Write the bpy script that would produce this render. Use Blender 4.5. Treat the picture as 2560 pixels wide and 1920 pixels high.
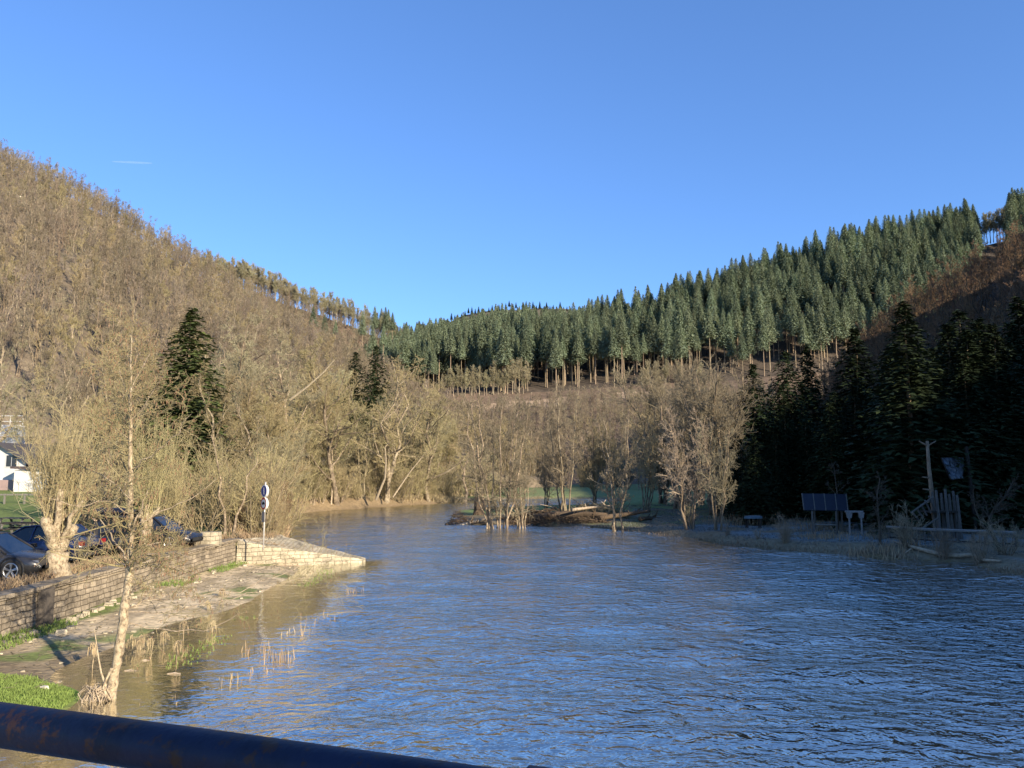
import bpy, math, random
import numpy as np
from mathutils import Vector, Matrix, noise as mnoise

# ------------------------------------------------------------------ camera / light / exposure
for o in list(bpy.data.objects): bpy.data.objects.remove(o, do_unlink=True)
S = bpy.context.scene
COL = S.collection
F = 769.0; TILT = math.atan(86/769.0); CAMZ = 5.0
cd = bpy.data.cameras.new('camera'); cam = bpy.data.objects.new('camera', cd); COL.objects.link(cam)
cam.location = (0, 0, CAMZ); cam.rotation_euler = (math.pi/2+TILT, 0, 0)
cd.sensor_width = 36; cd.lens = 36*F/1024; cd.clip_start = .05; cd.clip_end = 20000
S.camera = cam
SUN_EL = math.radians(20); SUN_AZ = math.atan2(.68, -.73)      # clockwise from +Y
SD = Vector((math.sin(SUN_AZ)*math.cos(SUN_EL), math.cos(SUN_AZ)*math.cos(SUN_EL), math.sin(SUN_EL)))
w = bpy.data.worlds.new('World'); S.world = w; w.use_nodes = True
nt = w.node_tree; nt.nodes.clear()
sky = nt.nodes.new('ShaderNodeTexSky'); sky.sky_type = 'NISHITA'; sky.sun_disc = False
sky.sun_elevation = SUN_EL; sky.sun_rotation = SUN_AZ; sky.altitude = 300
sky.air_density = 1.0; sky.dust_density = 0.1; sky.ozone_density = 4.0
bg = nt.nodes.new('ShaderNodeBackground'); bg.inputs[1].default_value = .15
wo = nt.nodes.new('ShaderNodeOutputWorld')
gm_ = nt.nodes.new('ShaderNodeGamma'); gm_.inputs[1].default_value = .8; nt.links.new(sky.outputs[0], gm_.inputs[0])
tn = nt.nodes.new('ShaderNodeVectorMath'); tn.operation = 'MULTIPLY'; tn.inputs[1].default_value = (.635, .87, 1.24); nt.links.new(gm_.outputs[0], tn.inputs[0]); nt.links.new(tn.outputs[0], bg.inputs[0]); nt.links.new(bg.outputs[0], wo.inputs[0])
sl = bpy.data.lights.new('sun', 'SUN'); sl.energy = 5.0; sl.angle = math.radians(.53); sl.color = (1, .88, .70)
so = bpy.data.objects.new('sun', sl); COL.objects.link(so); so.rotation_euler = SD.to_track_quat('Z', 'Y').to_euler()
S.view_settings.view_transform = 'Standard'; S.view_settings.look = 'None'
S.view_settings.exposure = 0.85; S.view_settings.gamma = 1
S.render.engine = 'CYCLES'
S.cycles.max_bounces = 5; S.cycles.diffuse_bounces = 2; S.cycles.glossy_bounces = 2
S.cycles.transparent_max_bounces = 8

# ------------------------------------------------------------------ helpers
def ray(px, py):
    v = (384-py)/F; u = (px-512)/F
    return (u, math.cos(TILT)-math.sin(TILT)*v, math.sin(TILT)+math.cos(TILT)*v)
def G(px, py, z=0):                                     # where a line of sight meets height z
    r = ray(px, py); t = (z-CAMZ)/r[2]; return (r[0]*t, r[1]*t, z)
def at(px, py, Y):                                      # where it meets distance Y
    r = ray(px, py); t = Y/r[1]; return (r[0]*t, Y, CAMZ+r[2]*t)
def mesh(name, V, faces=None, quads=None, tris=None, smooth=False):
    me = bpy.data.meshes.new(name)
    V = np.asarray(V, dtype=np.float32).reshape(-1, 3)
    if faces is not None:
        me.from_pydata([tuple(map(float, v)) for v in V], [], faces)
    else:
        parts = []; tot = []
        if quads is not None and len(quads): parts.append(np.asarray(quads).reshape(-1)); tot.append(np.full(len(quads), 4))
        if tris is not None and len(tris): parts.append(np.asarray(tris).reshape(-1)); tot.append(np.full(len(tris), 3))
        lv = np.concatenate(parts).astype(np.int32); lt = np.concatenate(tot).astype(np.int32)
        ls = np.concatenate([[0], np.cumsum(lt)[:-1]]).astype(np.int32)
        me.vertices.add(len(V)); me.vertices.foreach_set('co', V.reshape(-1))
        me.loops.add(len(lv)); me.loops.foreach_set('vertex_index', lv)
        me.polygons.add(len(lt)); me.polygons.foreach_set('loop_start', ls); me.polygons.foreach_set('loop_total', lt)
        me.update(calc_edges=True)
    if smooth: me.polygons.foreach_set('use_smooth', np.ones(len(me.polygons), dtype=bool))
    return me
def tag(o, label=None, cat=None, group=None, kind=None):
    if label: o['label'] = label
    if cat: o['category'] = cat
    if group: o['group'] = group
    if kind: o['kind'] = kind
    return o
def thing(name, label, cat, loc=(0, 0, 0), rz=0, group=None, sc=1):
    o = bpy.data.objects.new(name, None); COL.objects.link(o); o.empty_display_size = .3
    o.location = loc; o.rotation_euler = (0, 0, rz); o.scale = (sc,)*3 if not isinstance(sc, tuple) else sc
    return tag(o, label, cat, group)
def part(name, me, mat, parent=None, label=None):
    o = bpy.data.objects.new(name, me); COL.objects.link(o)
    if mat is not None and not me.materials: me.materials.append(mat)
    if parent is not None: o.parent = parent
    if label: o['label'] = label
    return o
def single(name, me, mat, label, cat, group=None, loc=(0, 0, 0), kind=None):
    o = part(name, me, mat); o.location = loc
    return tag(o, label, cat, group, kind)
def struct(name, me, mat):
    return tag(part(name, me, mat), kind='structure')
def segs_mesh(name, segs, n=3, smooth=False):           # list of (P0,P1,R0,R1) arrays -> prisms
    P0 = np.concatenate([s[0] for s in segs]); P1 = np.concatenate([s[1] for s in segs])
    R0 = np.concatenate([s[2] for s in segs]); R1 = np.concatenate([s[3] for s in segs])
    d = P1-P0; L = np.linalg.norm(d, axis=1, keepdims=True); d = d/np.maximum(L, 1e-6)
    ref = np.where(np.abs(d[:, 2:3]) > .9, np.array([[1., 0, 0]]), np.array([[0, 0, 1.]]))
    u = np.cross(d, ref); u /= np.linalg.norm(u, axis=1, keepdims=True); v = np.cross(d, u)
    N = len(P0); V = np.zeros((N, 2*n, 3))
    for k in range(n):
        a = 2*math.pi*k/n; o = math.cos(a)*u+math.sin(a)*v
        V[:, k] = P0+o*R0[:, None]; V[:, n+k] = P1+o*R1[:, None]
    q = np.array([[k, (k+1) % n, n+(k+1) % n, n+k] for k in range(n)])
    Q = (np.arange(N)*2*n)[:, None, None]+q[None]
    return mesh(name, V, quads=Q.reshape(-1, 4), smooth=smooth)
def polytube(pts, rad, n=10, bump=0, rng=None, cap=True):  # joined rings -> (V, faces)
    pts = [Vector(p) for p in pts]; V = []; Fc = []; u = None
    for i, p in enumerate(pts):
        d = (pts[min(i+1, len(pts)-1)]-pts[max(i-1, 0)]).normalized()
        if u is None: u = d.orthogonal().normalized()
        else: u = (u-d*u.dot(d)).normalized()
        v = d.cross(u)
        for k in range(n):
            a = 2*math.pi*k/n; r = rad[i]*(1+(rng.uniform(-bump, bump) if rng else 0))
            V.append(p+(u*math.cos(a)+v*math.sin(a))*r)
        if i:
            b = (i-1)*n
            for k in range(n): Fc.append((b+k, b+(k+1) % n, b+n+(k+1) % n, b+n+k))
    if cap:
        Fc.append(tuple(range(n-1, -1, -1))); Fc.append(tuple(range(len(V)-n, len(V))))
    return V, Fc
class MB:                                               # collects shapes, links one mesh
    def __init__(s): s.V = []; s.F = []
    def add(s, V, Fc):
        b = len(s.V); s.V += [tuple(v) for v in V]; s.F += [tuple(i+b for i in f) for f in Fc]; return s
    def box(s, c, size, rz=0, rx=0, ry=0, taper=1):
        M = Matrix.Rotation(rz, 3, 'Z') @ Matrix.Rotation(ry, 3, 'Y') @ Matrix.Rotation(rx, 3, 'X'); V = []
        for z in (-.5, .5):
            t = taper if z > 0 else 1
            for x, y in ((-.5, -.5), (.5, -.5), (.5, .5), (-.5, .5)):
                V.append(M @ Vector((x*size[0]*t, y*size[1]*t, z*size[2]))+Vector(c))
        return s.add(V, [(3, 2, 1, 0), (4, 5, 6, 7), (0, 1, 5, 4), (1, 2, 6, 5), (2, 3, 7, 6), (3, 0, 4, 7)])
    def tube(s, pts, rad, n=8, bump=0, rng=None):
        if not hasattr(rad, '__len__'): rad = [rad]*len(pts)
        return s.add(*polytube(pts, rad, n, bump, rng))
    def me(s, name='m', smooth=False):
        m = mesh(name, s.V, faces=s.F)
        if smooth: m.polygons.foreach_set('use_smooth', np.ones(len(m.polygons), dtype=bool))
        return m

# ------------------------------------------------------------------ materials
def mat(name, c1, c2=None, scale=3, rough=.9, spec=.2, bump=0, bscale=None, stretch=None, metal=0, rand=0, coords='Object', c3=None, detail=6, backlit=0):
    m = bpy.data.materials.new(name); m.use_nodes = True; nt = m.node_tree; L = nt.links
    b = nt.nodes['Principled BSDF']; b.inputs['Roughness'].default_value = rough
    b.inputs['Specular IOR Level'].default_value = spec; b.inputs['Metallic'].default_value = metal
    tc = nt.nodes.new('ShaderNodeTexCoord'); src = tc.outputs[coords]
    if stretch:
        mp = nt.nodes.new('ShaderNodeMapping'); mp.inputs['Scale'].default_value = stretch; L.new(src, mp.inputs[0]); src = mp.outputs[0]
    if c2 is None: c2 = tuple(x*.75 for x in c1)
    n = nt.nodes.new('ShaderNodeTexNoise'); n.inputs['Scale'].default_value = scale; n.inputs['Detail'].default_value = detail; n.inputs['Roughness'].default_value = .65
    L.new(src, n.inputs['Vector'])
    r = nt.nodes.new('ShaderNodeValToRGB'); r.color_ramp.elements[0].position = .35; r.color_ramp.elements[1].position = .65
    r.color_ramp.elements[0].color = (*c1, 1); r.color_ramp.elements[1].color = (*c2, 1)
    if c3: e = r.color_ramp.elements.new(.5); e.color = (*c3, 1)
    L.new(n.outputs[0], r.inputs[0]); out = r.outputs[0]
    if rand:
        oi = nt.nodes.new('ShaderNodeObjectInfo'); mr = nt.nodes.new('ShaderNodeMapRange')
        mr.inputs['To Min'].default_value = 1-rand; mr.inputs['To Max'].default_value = 1+rand; L.new(oi.outputs['Random'], mr.inputs[0])
        hs = nt.nodes.new('ShaderNodeHueSaturation'); L.new(mr.outputs[0], hs.inputs['Value']); L.new(out, hs.inputs['Color'])
        mh = nt.nodes.new('ShaderNodeMapRange'); mh.inputs['To Min'].default_value = .5+rand*.05; mh.inputs['To Max'].default_value = .5-rand*.05
        mm = nt.nodes.new('ShaderNodeMath'); mm.operation = 'FRACT'; m7 = nt.nodes.new('ShaderNodeMath'); m7.operation = 'MULTIPLY'; m7.inputs[1].default_value = 7.13
        L.new(oi.outputs['Random'], m7.inputs[0]); L.new(m7.outputs[0], mm.inputs[0]); L.new(mm.outputs[0], mh.inputs[0]); L.new(mh.outputs[0], hs.inputs['Hue'])
        out = hs.outputs[0]
    L.new(out, b.inputs['Base Color'])
    if bump:
        n2 = nt.nodes.new('ShaderNodeTexNoise'); n2.inputs['Scale'].default_value = bscale or scale*3; n2.inputs['Detail'].default_value = 5
        L.new(src, n2.inputs['Vector']); bp = nt.nodes.new('ShaderNodeBump'); bp.inputs['Distance'].default_value = bump
        L.new(n2.outputs[0], bp.inputs['Height']); L.new(bp.outputs[0], b.inputs['Normal'])
    return m
M = {}
M['bark_pale'] = mat('pale_bark', (.42, .34, .23), (.22, .17, .11), 9, bump=.03, stretch=(1, 1, .4), rand=.2)
M['bark_mid'] = mat('mottled_bark', (.36, .29, .19), (.12, .09, .06), 3, bump=.02, rand=.2, c3=(.2, .155, .10))
M['bark_dark'] = mat('dark_bark', (.10, .08, .055), (.05, .04, .03), 5)  # bark for right-side trees, their shade put into the colour
M['bark_brown'] = mat('brown_bark', (.27, .20, .13), (.13, .095, .06), 5, bump=.03, stretch=(1, 1, .3), rand=.2)
M['twig_tan'] = mat('tan_twigs', (.40, .325, .17), (.26, .205, .105), 1.5, rand=.22)
M['twig_gold'] = mat('golden_twigs', (.41, .345, .175), (.28, .23, .115), 1.5, rand=.15)
M['twig_grey'] = mat('greyish_twigs', (.38, .335, .20), (.25, .22, .13), 1.5, rand=.2)
M['twig_brown'] = mat('brown_twigs', (.31, .25, .16), (.20, .165, .11), 1.2, rand=.34)
M['twig_mauve'] = mat('mauve_brown_twigs', (.27, .22, .165), (.18, .145, .11), 1.5, rand=.25)
M['twig_umber'] = mat('umber_twigs', (.26, .21, .135), (.16, .13, .085), 1.5, rand=.15)
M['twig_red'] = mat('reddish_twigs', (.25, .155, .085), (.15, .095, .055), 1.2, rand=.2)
M['bark_conifer'] = mat('conifer_bark', (.36, .27, .17), (.20, .15, .10), 2, rand=.2)
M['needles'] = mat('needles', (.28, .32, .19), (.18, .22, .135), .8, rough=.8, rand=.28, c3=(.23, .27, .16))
M['needles_dark'] = mat('dark_needles', (.030, .044, .014), (.014, .023, .008), 1.0, rough=.85, rand=.2)  # shade of the right bank put into the spruce colour
M['ivy'] = mat('ivy', (.09, .11, .03), (.04, .06, .02), 3)
M['alder_bark'] = mat('spotted_bark', (.46, .38, .25), (.13, .095, .06), 13, bump=.02, c3=(.36, .28, .18), stretch=(1, 1, .7))

# terrain material driven by a per-vertex ground cover colour
def ground_mat(name, nscale=2.5, lo=.65, hi=1.35, bump=.06, bsc=5, litter=None):
    m = bpy.data.materials.new(name); m.use_nodes = True; nt = m.node_tree; L = nt.links
    b = nt.nodes['Principled BSDF']; b.inputs['Roughness'].default_value = .95; b.inputs['Specular IOR Level'].default_value = .15
    a = nt.nodes.new('ShaderNodeAttribute'); a.attribute_name = 'cover'
    tc = nt.nodes.new('ShaderNodeTexCoord'); n = nt.nodes.new('ShaderNodeTexNoise'); n.inputs['Scale'].default_value = nscale; n.inputs['Detail'].default_value = 8; n.inputs['Roughness'].default_value = .7
    L.new(tc.outputs['Object'], n.inputs['Vector'])
    mr = nt.nodes.new('ShaderNodeMapRange'); mr.inputs['From Min'].default_value = .3; mr.inputs['From Max'].default_value = .7
    mr.inputs['To Min'].default_value = lo; mr.inputs['To Max'].default_value = hi; L.new(n.outputs[0], mr.inputs[0])
    hs = nt.nodes.new('ShaderNodeHueSaturation'); L.new(a.outputs['Color'], hs.inputs['Color']); L.new(mr.outputs[0], hs.inputs['Value'])
    L.new(hs.outputs[0], b.inputs['Base Color'])
    n2 = nt.nodes.new('ShaderNodeTexNoise'); n2.inputs['Scale'].default_value = bsc; n2.inputs['Detail'].default_value = 6; L.new(tc.outputs['Object'], n2.inputs['Vector'])
    bp = nt.nodes.new('ShaderNodeBump'); bp.inputs['Distance'].default_value = bump; L.new(n2.outputs[0], bp.inputs['Height']); L.new(bp.outputs[0], b.inputs['Normal'])
    return m
def set_cover(me, col):
    at_ = me.color_attributes.new('cover', 'FLOAT_COLOR', 'POINT')
    c = np.ones((len(me.vertices), 4), dtype=np.float32); c[:, :3] = col; at_.data.foreach_set('color', c.reshape(-1))
def npnoise(X, Y, s, seed=0):                           # cheap smooth value noise on arrays
    r = np.random.RandomState(seed); T = r.rand(256, 256)
    x = X*s+100.5; y = Y*s+100.5; xi = np.floor(x).astype(int); yi = np.floor(y).astype(int); fx = x-xi; fy = y-yi
    fx = fx*fx*(3-2*fx); fy = fy*fy*(3-2*fy); g = lambda a, b: T[a % 256, b % 256]
    return (g(xi, yi)*(1-fx)+g(xi+1, yi)*fx)*(1-fy)+(g(xi, yi+1)*(1-fx)+g(xi+1, yi+1)*fx)*fy
sst = lambda a, b, x: (lambda t: t*t*(3-2*t))(np.clip((x-a)/(b-a), 0, 1))
def grid_mesh(name, X, Y, Z):
    ny, nx = X.shape; V = np.stack([X, Y, Z], -1).reshape(-1, 3)
    i = np.arange(ny*nx).reshape(ny, nx); Q = np.stack([i[:-1, :-1], i[:-1, 1:], i[1:, 1:], i[1:, :-1]], -1).reshape(-1, 4)
    return mesh(name, V, quads=Q, smooth=True)

# ------------------------------------------------------------------ near terrain and river
RIV = [(-7.4, -60), (-7.4, 16), (-7.2, 30), (-7.4, 41.5), (-8.3, 43.3), (-12.3, 43.6), (-14, 48), (-16.3, 56.2), (-20.6, 71.3), (-25.5, 89), (-23.6, 95.5),
       (-18.8, 103), (-12.1, 115), (-7.95, 126.1), (-.5, 134.8), (8.5, 137.2), (15.3, 134.8), (18.5, 122.2), (14.5, 113.5), (3.8, 107.3), (-4, 99.9),
       (-7.2, 93.2), (-5.8, 81.7), (-3.9, 72.6), (1.6, 71.3), (7.6, 67.7), (10.8, 61.4), (13.5, 56.2), (14.8, 51.8), (17.9, 48.6), (20, 46.4), (22.2, 44.8),
       (24.5, 42.9), (24.5, 37.6), (25.5, 30), (26, -60)]
def signed(X, Y, poly=RIV):
    d = np.full(X.shape, 1e9); ins = np.zeros(X.shape, bool); n = len(poly)
    for i in range(n):
        x0, y0 = poly[i]; x1, y1 = poly[(i+1) % n]; dx, dy = x1-x0, y1-y0
        t = np.clip(((X-x0)*dx+(Y-y0)*dy)/(dx*dx+dy*dy), 0, 1)
        d = np.minimum(d, np.hypot(X-x0-t*dx, Y-y0-t*dy))
        if dy != 0:
            c = ((y0 > Y) != (y1 > Y)) & (X < x0+(Y-y0)*dx/dy); ins ^= c
    return np.where(ins, -d, d)
def ground_z(X, Y):
    X = np.asarray(X, float); Y = np.asarray(Y, float)
    sd = signed(X, Y)+(npnoise(X, Y, .5, 3)-.5)*1.0*np.where(Y > 43, 1, .0)+(npnoise(X, Y, .5, 5)-.5)*.8*np.where(X > 5, 1, 0)
    n1 = npnoise(X, Y, .35, 1)-.5; n2 = npnoise(X, Y, 1.1, 2)-.5
    zin = -np.minimum(2.2, .35*(-sd))-.03
    zr = .45*sst(0, 1.6, sd)+.02*np.clip(sd, 0, 25)+.12*n1*sst(0, 2, sd)+.1*n2*sst(0, 2, sd)
    zl = 1.35*sst(0, 3.5, sd)+.1*n1*sst(2, 6, sd)+.055*np.clip(Y-45, 0, 90)*sst(-22, -34, X)
    left = (X < -5) & (X+Y*.02 < -5.9)
    isl = (Y > 62) & (X > -9)
    zr = np.where((Y > 64) & (Y < 122) & (X < 13) & (sd > 0), .17*sst(0, 1.2, sd)+.06*n1+.05, zr)
    z = np.where(sd < 0, zin, np.where((X < -7.8) & ~isl, zl, zr))
    # flooded foreshore between river and quay wall
    nb = (npnoise(X, Y, .22, 11)-.5)
    prof = np.interp(X+nb*2.2, [-15, -13.6, -12.0, -10.9, -9.7, -8.8, -8.1, -7.0, -5.5, -3], [.34, .20, .13, .02, -.10, -.025, -.05, -.28, -.7, -1.4])
    prof = prof+.05*n2*.5+sst(19.2, 17.0, Y)*sst(-9.2, -10.6, X+nb)*.20
    prof = np.where((Y > 34), prof-.05*sst(34, 40, Y)*sst(-14, -12.5, X), prof)
    near = (X > -14.75) & (X < -3) & (Y < 43.2)
    wgt = sst(43.2, 41.8, Y)
    z = np.where(near, prof*wgt+np.minimum(zin, -.6)*(1-wgt), z)
    z = np.where((X <= -14.75) & (Y < 43.2), 1.38+.02*n2+.0*X, z)
    z = np.where((X <= -22) & (Y < 60) & (Y > 30), np.maximum(z, 1.38+.03*np.clip(-X-22, 0, 60)*.5), z)
    return z
xs = np.concatenate([np.arange(-190, -34, 3.), np.arange(-34, -15.2, .5), [-15.1, -14.76, -14.72], np.arange(-14.6, -6, .16), np.arange(-6, 8, .5), np.arange(8, 34, .4), np.arange(34, 130, 2.5)])
ys = np.concatenate([np.arange(-120, 10, 4.), np.arange(10, 46, .22), np.arange(46, 62, .5), np.arange(62, 150, 1.), np.arange(150, 300, 5.)])
X, Y = np.meshgrid(xs, ys); Z = ground_z(X, Y)
me = grid_mesh('ground', X, Y, Z)
c = np.zeros(X.shape+(3,)); a1 = npnoise(X, Y, .5, 21); a2 = npnoise(X, Y, 1.7, 22); a3 = npnoise(X, Y, .15, 23); sdg = signed(X, Y)
def blend(col, w): 
    global c
    w = np.clip(w, 0, 1)[..., None]; c = c*(1-w)+np.array(col)*w
blend((.25, .18, .10), np.ones(X.shape))                                   # leaf litter
blend((.30, .25, .18), (X < -14.7)*(Y < 41)*(X > -30))                      # gravel parking
blend((.16, .20, .06), (X < -19)*(Y > 33.5+a1*3)*(Y < 100)*(X < -24+(a1-.5)*3+np.clip(40-Y, -9, 5)*.3))  # lawn
blend((.16, .20, .06), (X < -14-(Y-42)*.25)*(Y > 42+a1*2)*(Y < 84)*(a3 > .2))
fs = (X > -14.75)*(X < -7)*(Y < 43.2)
blend((.62, .48, .29), fs*1.0)                                           # silt and sand
blend((.30, .23, .14), fs*sst(.45, .7, a2)*.7)
blend((.20, .15, .09), fs*sst(25, 21.5, Y+(a1-.5)*3)*.8)  # wet mud, with the dark of mottled shadow put in too
blend((.16, .13, .05), fs*sst(-9.8, -8.9, X))                              # drowned grass verge
blend((.17, .20, .06), fs*sst(-13.9, -14.3, X+(a1-.5)*1.2))                # grass at foot of wall
blend((.15, .20, .05), fs*sst(.68, .8, a1)*sst(.4, .6, a2)*.8)
blend((.16, .26, .04), fs*sst(19.0, 18.3, Y+(a1-.5)*.6)*sst(-9.0, -9.8, X))                # bright grass corner
blend((.16, .12, .06), (sdg < 0)*(X > -7))
rb = (X > 5)*(sdg > 0)+(X > -9)*(Y > 62)*(sdg > 0); rb = np.clip(rb, 0, 1)
blend((.20, .16, .10), rb)
blend((.17, .20, .20), rb*sst(.35, .6, a1)*sst(.9, 2.2, sdg)*sst(9, 13, X)*sst(104, 96, Y))     # hoar frost in the shade
blend((.18, .23, .085), rb*sst(84, 92, Y+a1*6)*sst(.5, 1.5, sdg))             # green meadow
blend((.19, .22, .09), (Y > 137)*(X > -10)*(sdg > 1)*1.0)
blend((.17, .17, .08), rb*(Y > 64)*(Y < 84)*(a1 > .5)*(X > 2)*sst(.3, 1, sdg))
set_cover(me, c.reshape(-1, 3)); M['ground'] = ground_mat('earth', 3.0)
struct('ground', me, M['ground'])

# river surface
M['water'] = m = bpy.data.materials.new('river_water'); m.use_nodes = True; nt = m.node_tree; L = nt.links; nt.nodes.clear()
N = nt.nodes.new
out = N('ShaderNodeOutputMaterial'); mix = N('ShaderNodeMixShader'); gl = N('ShaderNodeBsdfGlossy'); gl.inputs['Roughness'].default_value = .09; gl.inputs['Color'].default_value = (.93, .92, .84, 1)
tr = N('ShaderNodeBsdfTransparent'); df = N('ShaderNodeBsdfDiffuse'); df.inputs[0].default_value = (.07, .078, .08, 1)
body = N('ShaderNodeMixShader'); fr = N('ShaderNodeFresnel'); fr.inputs['IOR'].default_value = 2.1
da = N('ShaderNodeAttribute'); da.attribute_name = 'depth'
tc = N('ShaderNodeTexCoord'); mp = N('ShaderNodeMapping'); mp.inputs['Scale'].default_value = (.7, 1, 1); L.new(tc.outputs['Object'], mp.inputs[0])
def nz(s, d, r=.55, dist=0):
    n = N('ShaderNodeTexNoise'); n.inputs['Scale'].default_value = s; n.inputs['Detail'].default_value = d; n.inputs['Roughness'].default_value = r
    n.inputs['Distortion'].default_value = dist; L.new(mp.outputs[0], n.inputs['Vector']); return n
n1 = nz(2.1, 3, .55, .6); n2 = nz(5.5, 2, .5, .6)
wv = N('ShaderNodeAttribute'); wv.attribute_name = 'wave'
b1 = N('ShaderNodeBump'); b1.inputs['Distance'].default_value = .17; b2 = N('ShaderNodeBump'); b2.inputs['Distance'].default_value = .04
L.new(n1.outputs[0], b1.inputs['Height']); L.new(n2.outputs[0], b2.inputs['Height']); L.new(b1.outputs[0], b2.inputs['Normal'])
for b_ in (b1, b2): L.new(wv.outputs['Fac'], b_.inputs['Strength'])
for q in (gl, fr): L.new(b2.outputs[0], q.inputs['Normal'])
L.new(da.outputs['Fac'], body.inputs[0]); L.new(tr.outputs[0], body.inputs[1]); L.new(df.outputs[0], body.inputs[2])
fm = N('ShaderNodeMath'); fm.operation = 'MULTIPLY_ADD'; fm.inputs[1].default_value = .26; fm.inputs[2].default_value = .74; L.new(fr.outputs[0], fm.inputs[0]); L.new(fm.outputs[0], mix.inputs[0]); L.new(body.outputs[0], mix.inputs[1]); L.new(gl.outputs[0], mix.inputs[2]); L.new(mix.outputs[0], out.inputs[0])
xs = np.concatenate([np.arange(-30, -15, 2.5), np.arange(-15, -4, .25), np.arange(-4, 30, .35)]); ys = np.concatenate([np.arange(-60, 12, 3.), np.arange(12, 50, .25), np.arange(50, 142, .8)])
X, Y = np.meshgrid(xs, ys)
dz = -ground_z(X, Y)
calm = sst(-7.6, -4.5, X+(npnoise(X, Y, .3, 8)-.5)*2.5)+sst(42.5, 46, Y)
calm = np.clip(.09+.91*calm, 0, 1)
far_calm = 1-.35*sst(60, 130, Y)
rs = np.random.RandomState(4); Wz = np.zeros(X.shape)
for k in range(26):
    th = rs.normal(math.pi/2, .7); lam = rs.uniform(1.6, 5); kk = 2*math.pi/lam
    Wz += .0042*lam*np.sin(kk*(X*math.cos(th)+Y*math.sin(th))+rs.uniform(0, 6.28)+1.3*npnoise(X, Y, .2, 40+k))
Wz *= calm*.55
me = grid_mesh('river', X, Y, Wz)
for nm, v in (('depth', 1-np.exp(-np.maximum(dz, 0)*9)), ('wave', calm*far_calm)):
    at_ = me.attributes.new(nm, 'FLOAT', 'POINT'); at_.data.foreach_set('value', v.astype(np.float32).reshape(-1))
struct('river', me, M['water'])

# ------------------------------------------------------------------ hills: sheets spanned between rows of (px, py, distance)
def hill(name, rows, nu, nv, cover, mt, bumpy=1.5, sharp=None):
    pxs = np.linspace(rows[0][0][0], rows[0][-1][0], nu); R = []
    for r in rows:
        r = np.array(r, float); py = np.interp(pxs, r[:, 0], r[:, 1]); yy = np.interp(pxs, r[:, 0], r[:, 2])
        R.append(np.array([at(a, b, c_) for a, b, c_ in zip(pxs, py, yy)]))
    R = np.array(R); t = np.linspace(0, len(rows)-1, nv); P = np.zeros((nv, nu, 3))
    for i, tt in enumerate(t):
        k = min(int(tt), len(rows)-2); f = tt-k; P[i] = R[k]*(1-f)+R[k+1]*f
    P[..., 2] += (npnoise(P[..., 0], P[..., 1], 1/22., 31)-.5)*bumpy*2+(npnoise(P[..., 0], P[..., 1], 1/7., 32)-.5)*bumpy
    me = grid_mesh(name, P[..., 0], P[..., 1], P[..., 2]); set_cover(me, cover(P).reshape(-1, 3))
    struct(name, me, mt); return P
M['hillground'] = ground_mat('woodland_floor', .35, .6, 1.4, bump=.3, bsc=.9)
def cov(c1, c2, s=.06):
    def f(P):
        w = npnoise(P[..., 0], P[..., 1], s, 51)[..., None]; return np.array(c1)*w+np.array(c2)*(1-w)
    return f
PA = hill('left_hill', [
    [(-420, 530, 90), (0, 520, 104), (100, 515, 118), (200, 510, 132), (300, 507, 146), (400, 505, 158), (470, 503, 168), (570, 500, 185)],
    [(-420, 440, 92), (0, 434, 107), (60, 445, 112), (100, 462, 122), (200, 460, 136), (300, 460, 150), (400, 462, 162), (470, 466, 172), (570, 490, 190)],
    [(-420, 30, 250), (-200, 90, 285), (0, 163, 300), (45, 185, 305), (100, 214, 310), (150, 244, 315), (200, 274, 318), (260, 315, 318), (330, 352, 310), (400, 395, 290), (470, 440, 260), (570, 488, 230)],
    [(-420, 60, 420), (-200, 130, 460), (0, 225, 470), (100, 270, 470), (200, 320, 460), (330, 380, 420), (400, 410, 380), (470, 445, 330), (570, 488, 260)]], 150, 90,
    cov((.20, .155, .105), (.16, .125, .085)), M['hillground'])
PB = hill('ridge_hill', [
    [(-100, 470, 310), (300, 465, 320), (400, 462, 330), (520, 462, 330)],
    [(-100, 215, 470), (100, 250, 490), (205, 277, 500), (250, 289, 505), (300, 309, 510), (350, 325, 515), (395, 345, 520), (430, 362, 520), (480, 382, 500), (520, 400, 480)],
    [(-100, 260, 700), (205, 310, 700), (300, 330, 700), (395, 360, 700), (520, 410, 650)]], 70, 50, cov((.22, .15, .10), (.16, .12, .08)), M['hillground'])
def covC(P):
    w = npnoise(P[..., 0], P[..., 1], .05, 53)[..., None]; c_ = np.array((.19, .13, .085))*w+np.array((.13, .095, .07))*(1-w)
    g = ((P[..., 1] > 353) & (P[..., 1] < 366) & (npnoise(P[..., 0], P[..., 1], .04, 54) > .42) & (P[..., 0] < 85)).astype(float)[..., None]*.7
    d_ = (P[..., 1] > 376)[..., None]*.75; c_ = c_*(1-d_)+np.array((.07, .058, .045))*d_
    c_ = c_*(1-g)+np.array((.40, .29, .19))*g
    return c_
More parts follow.
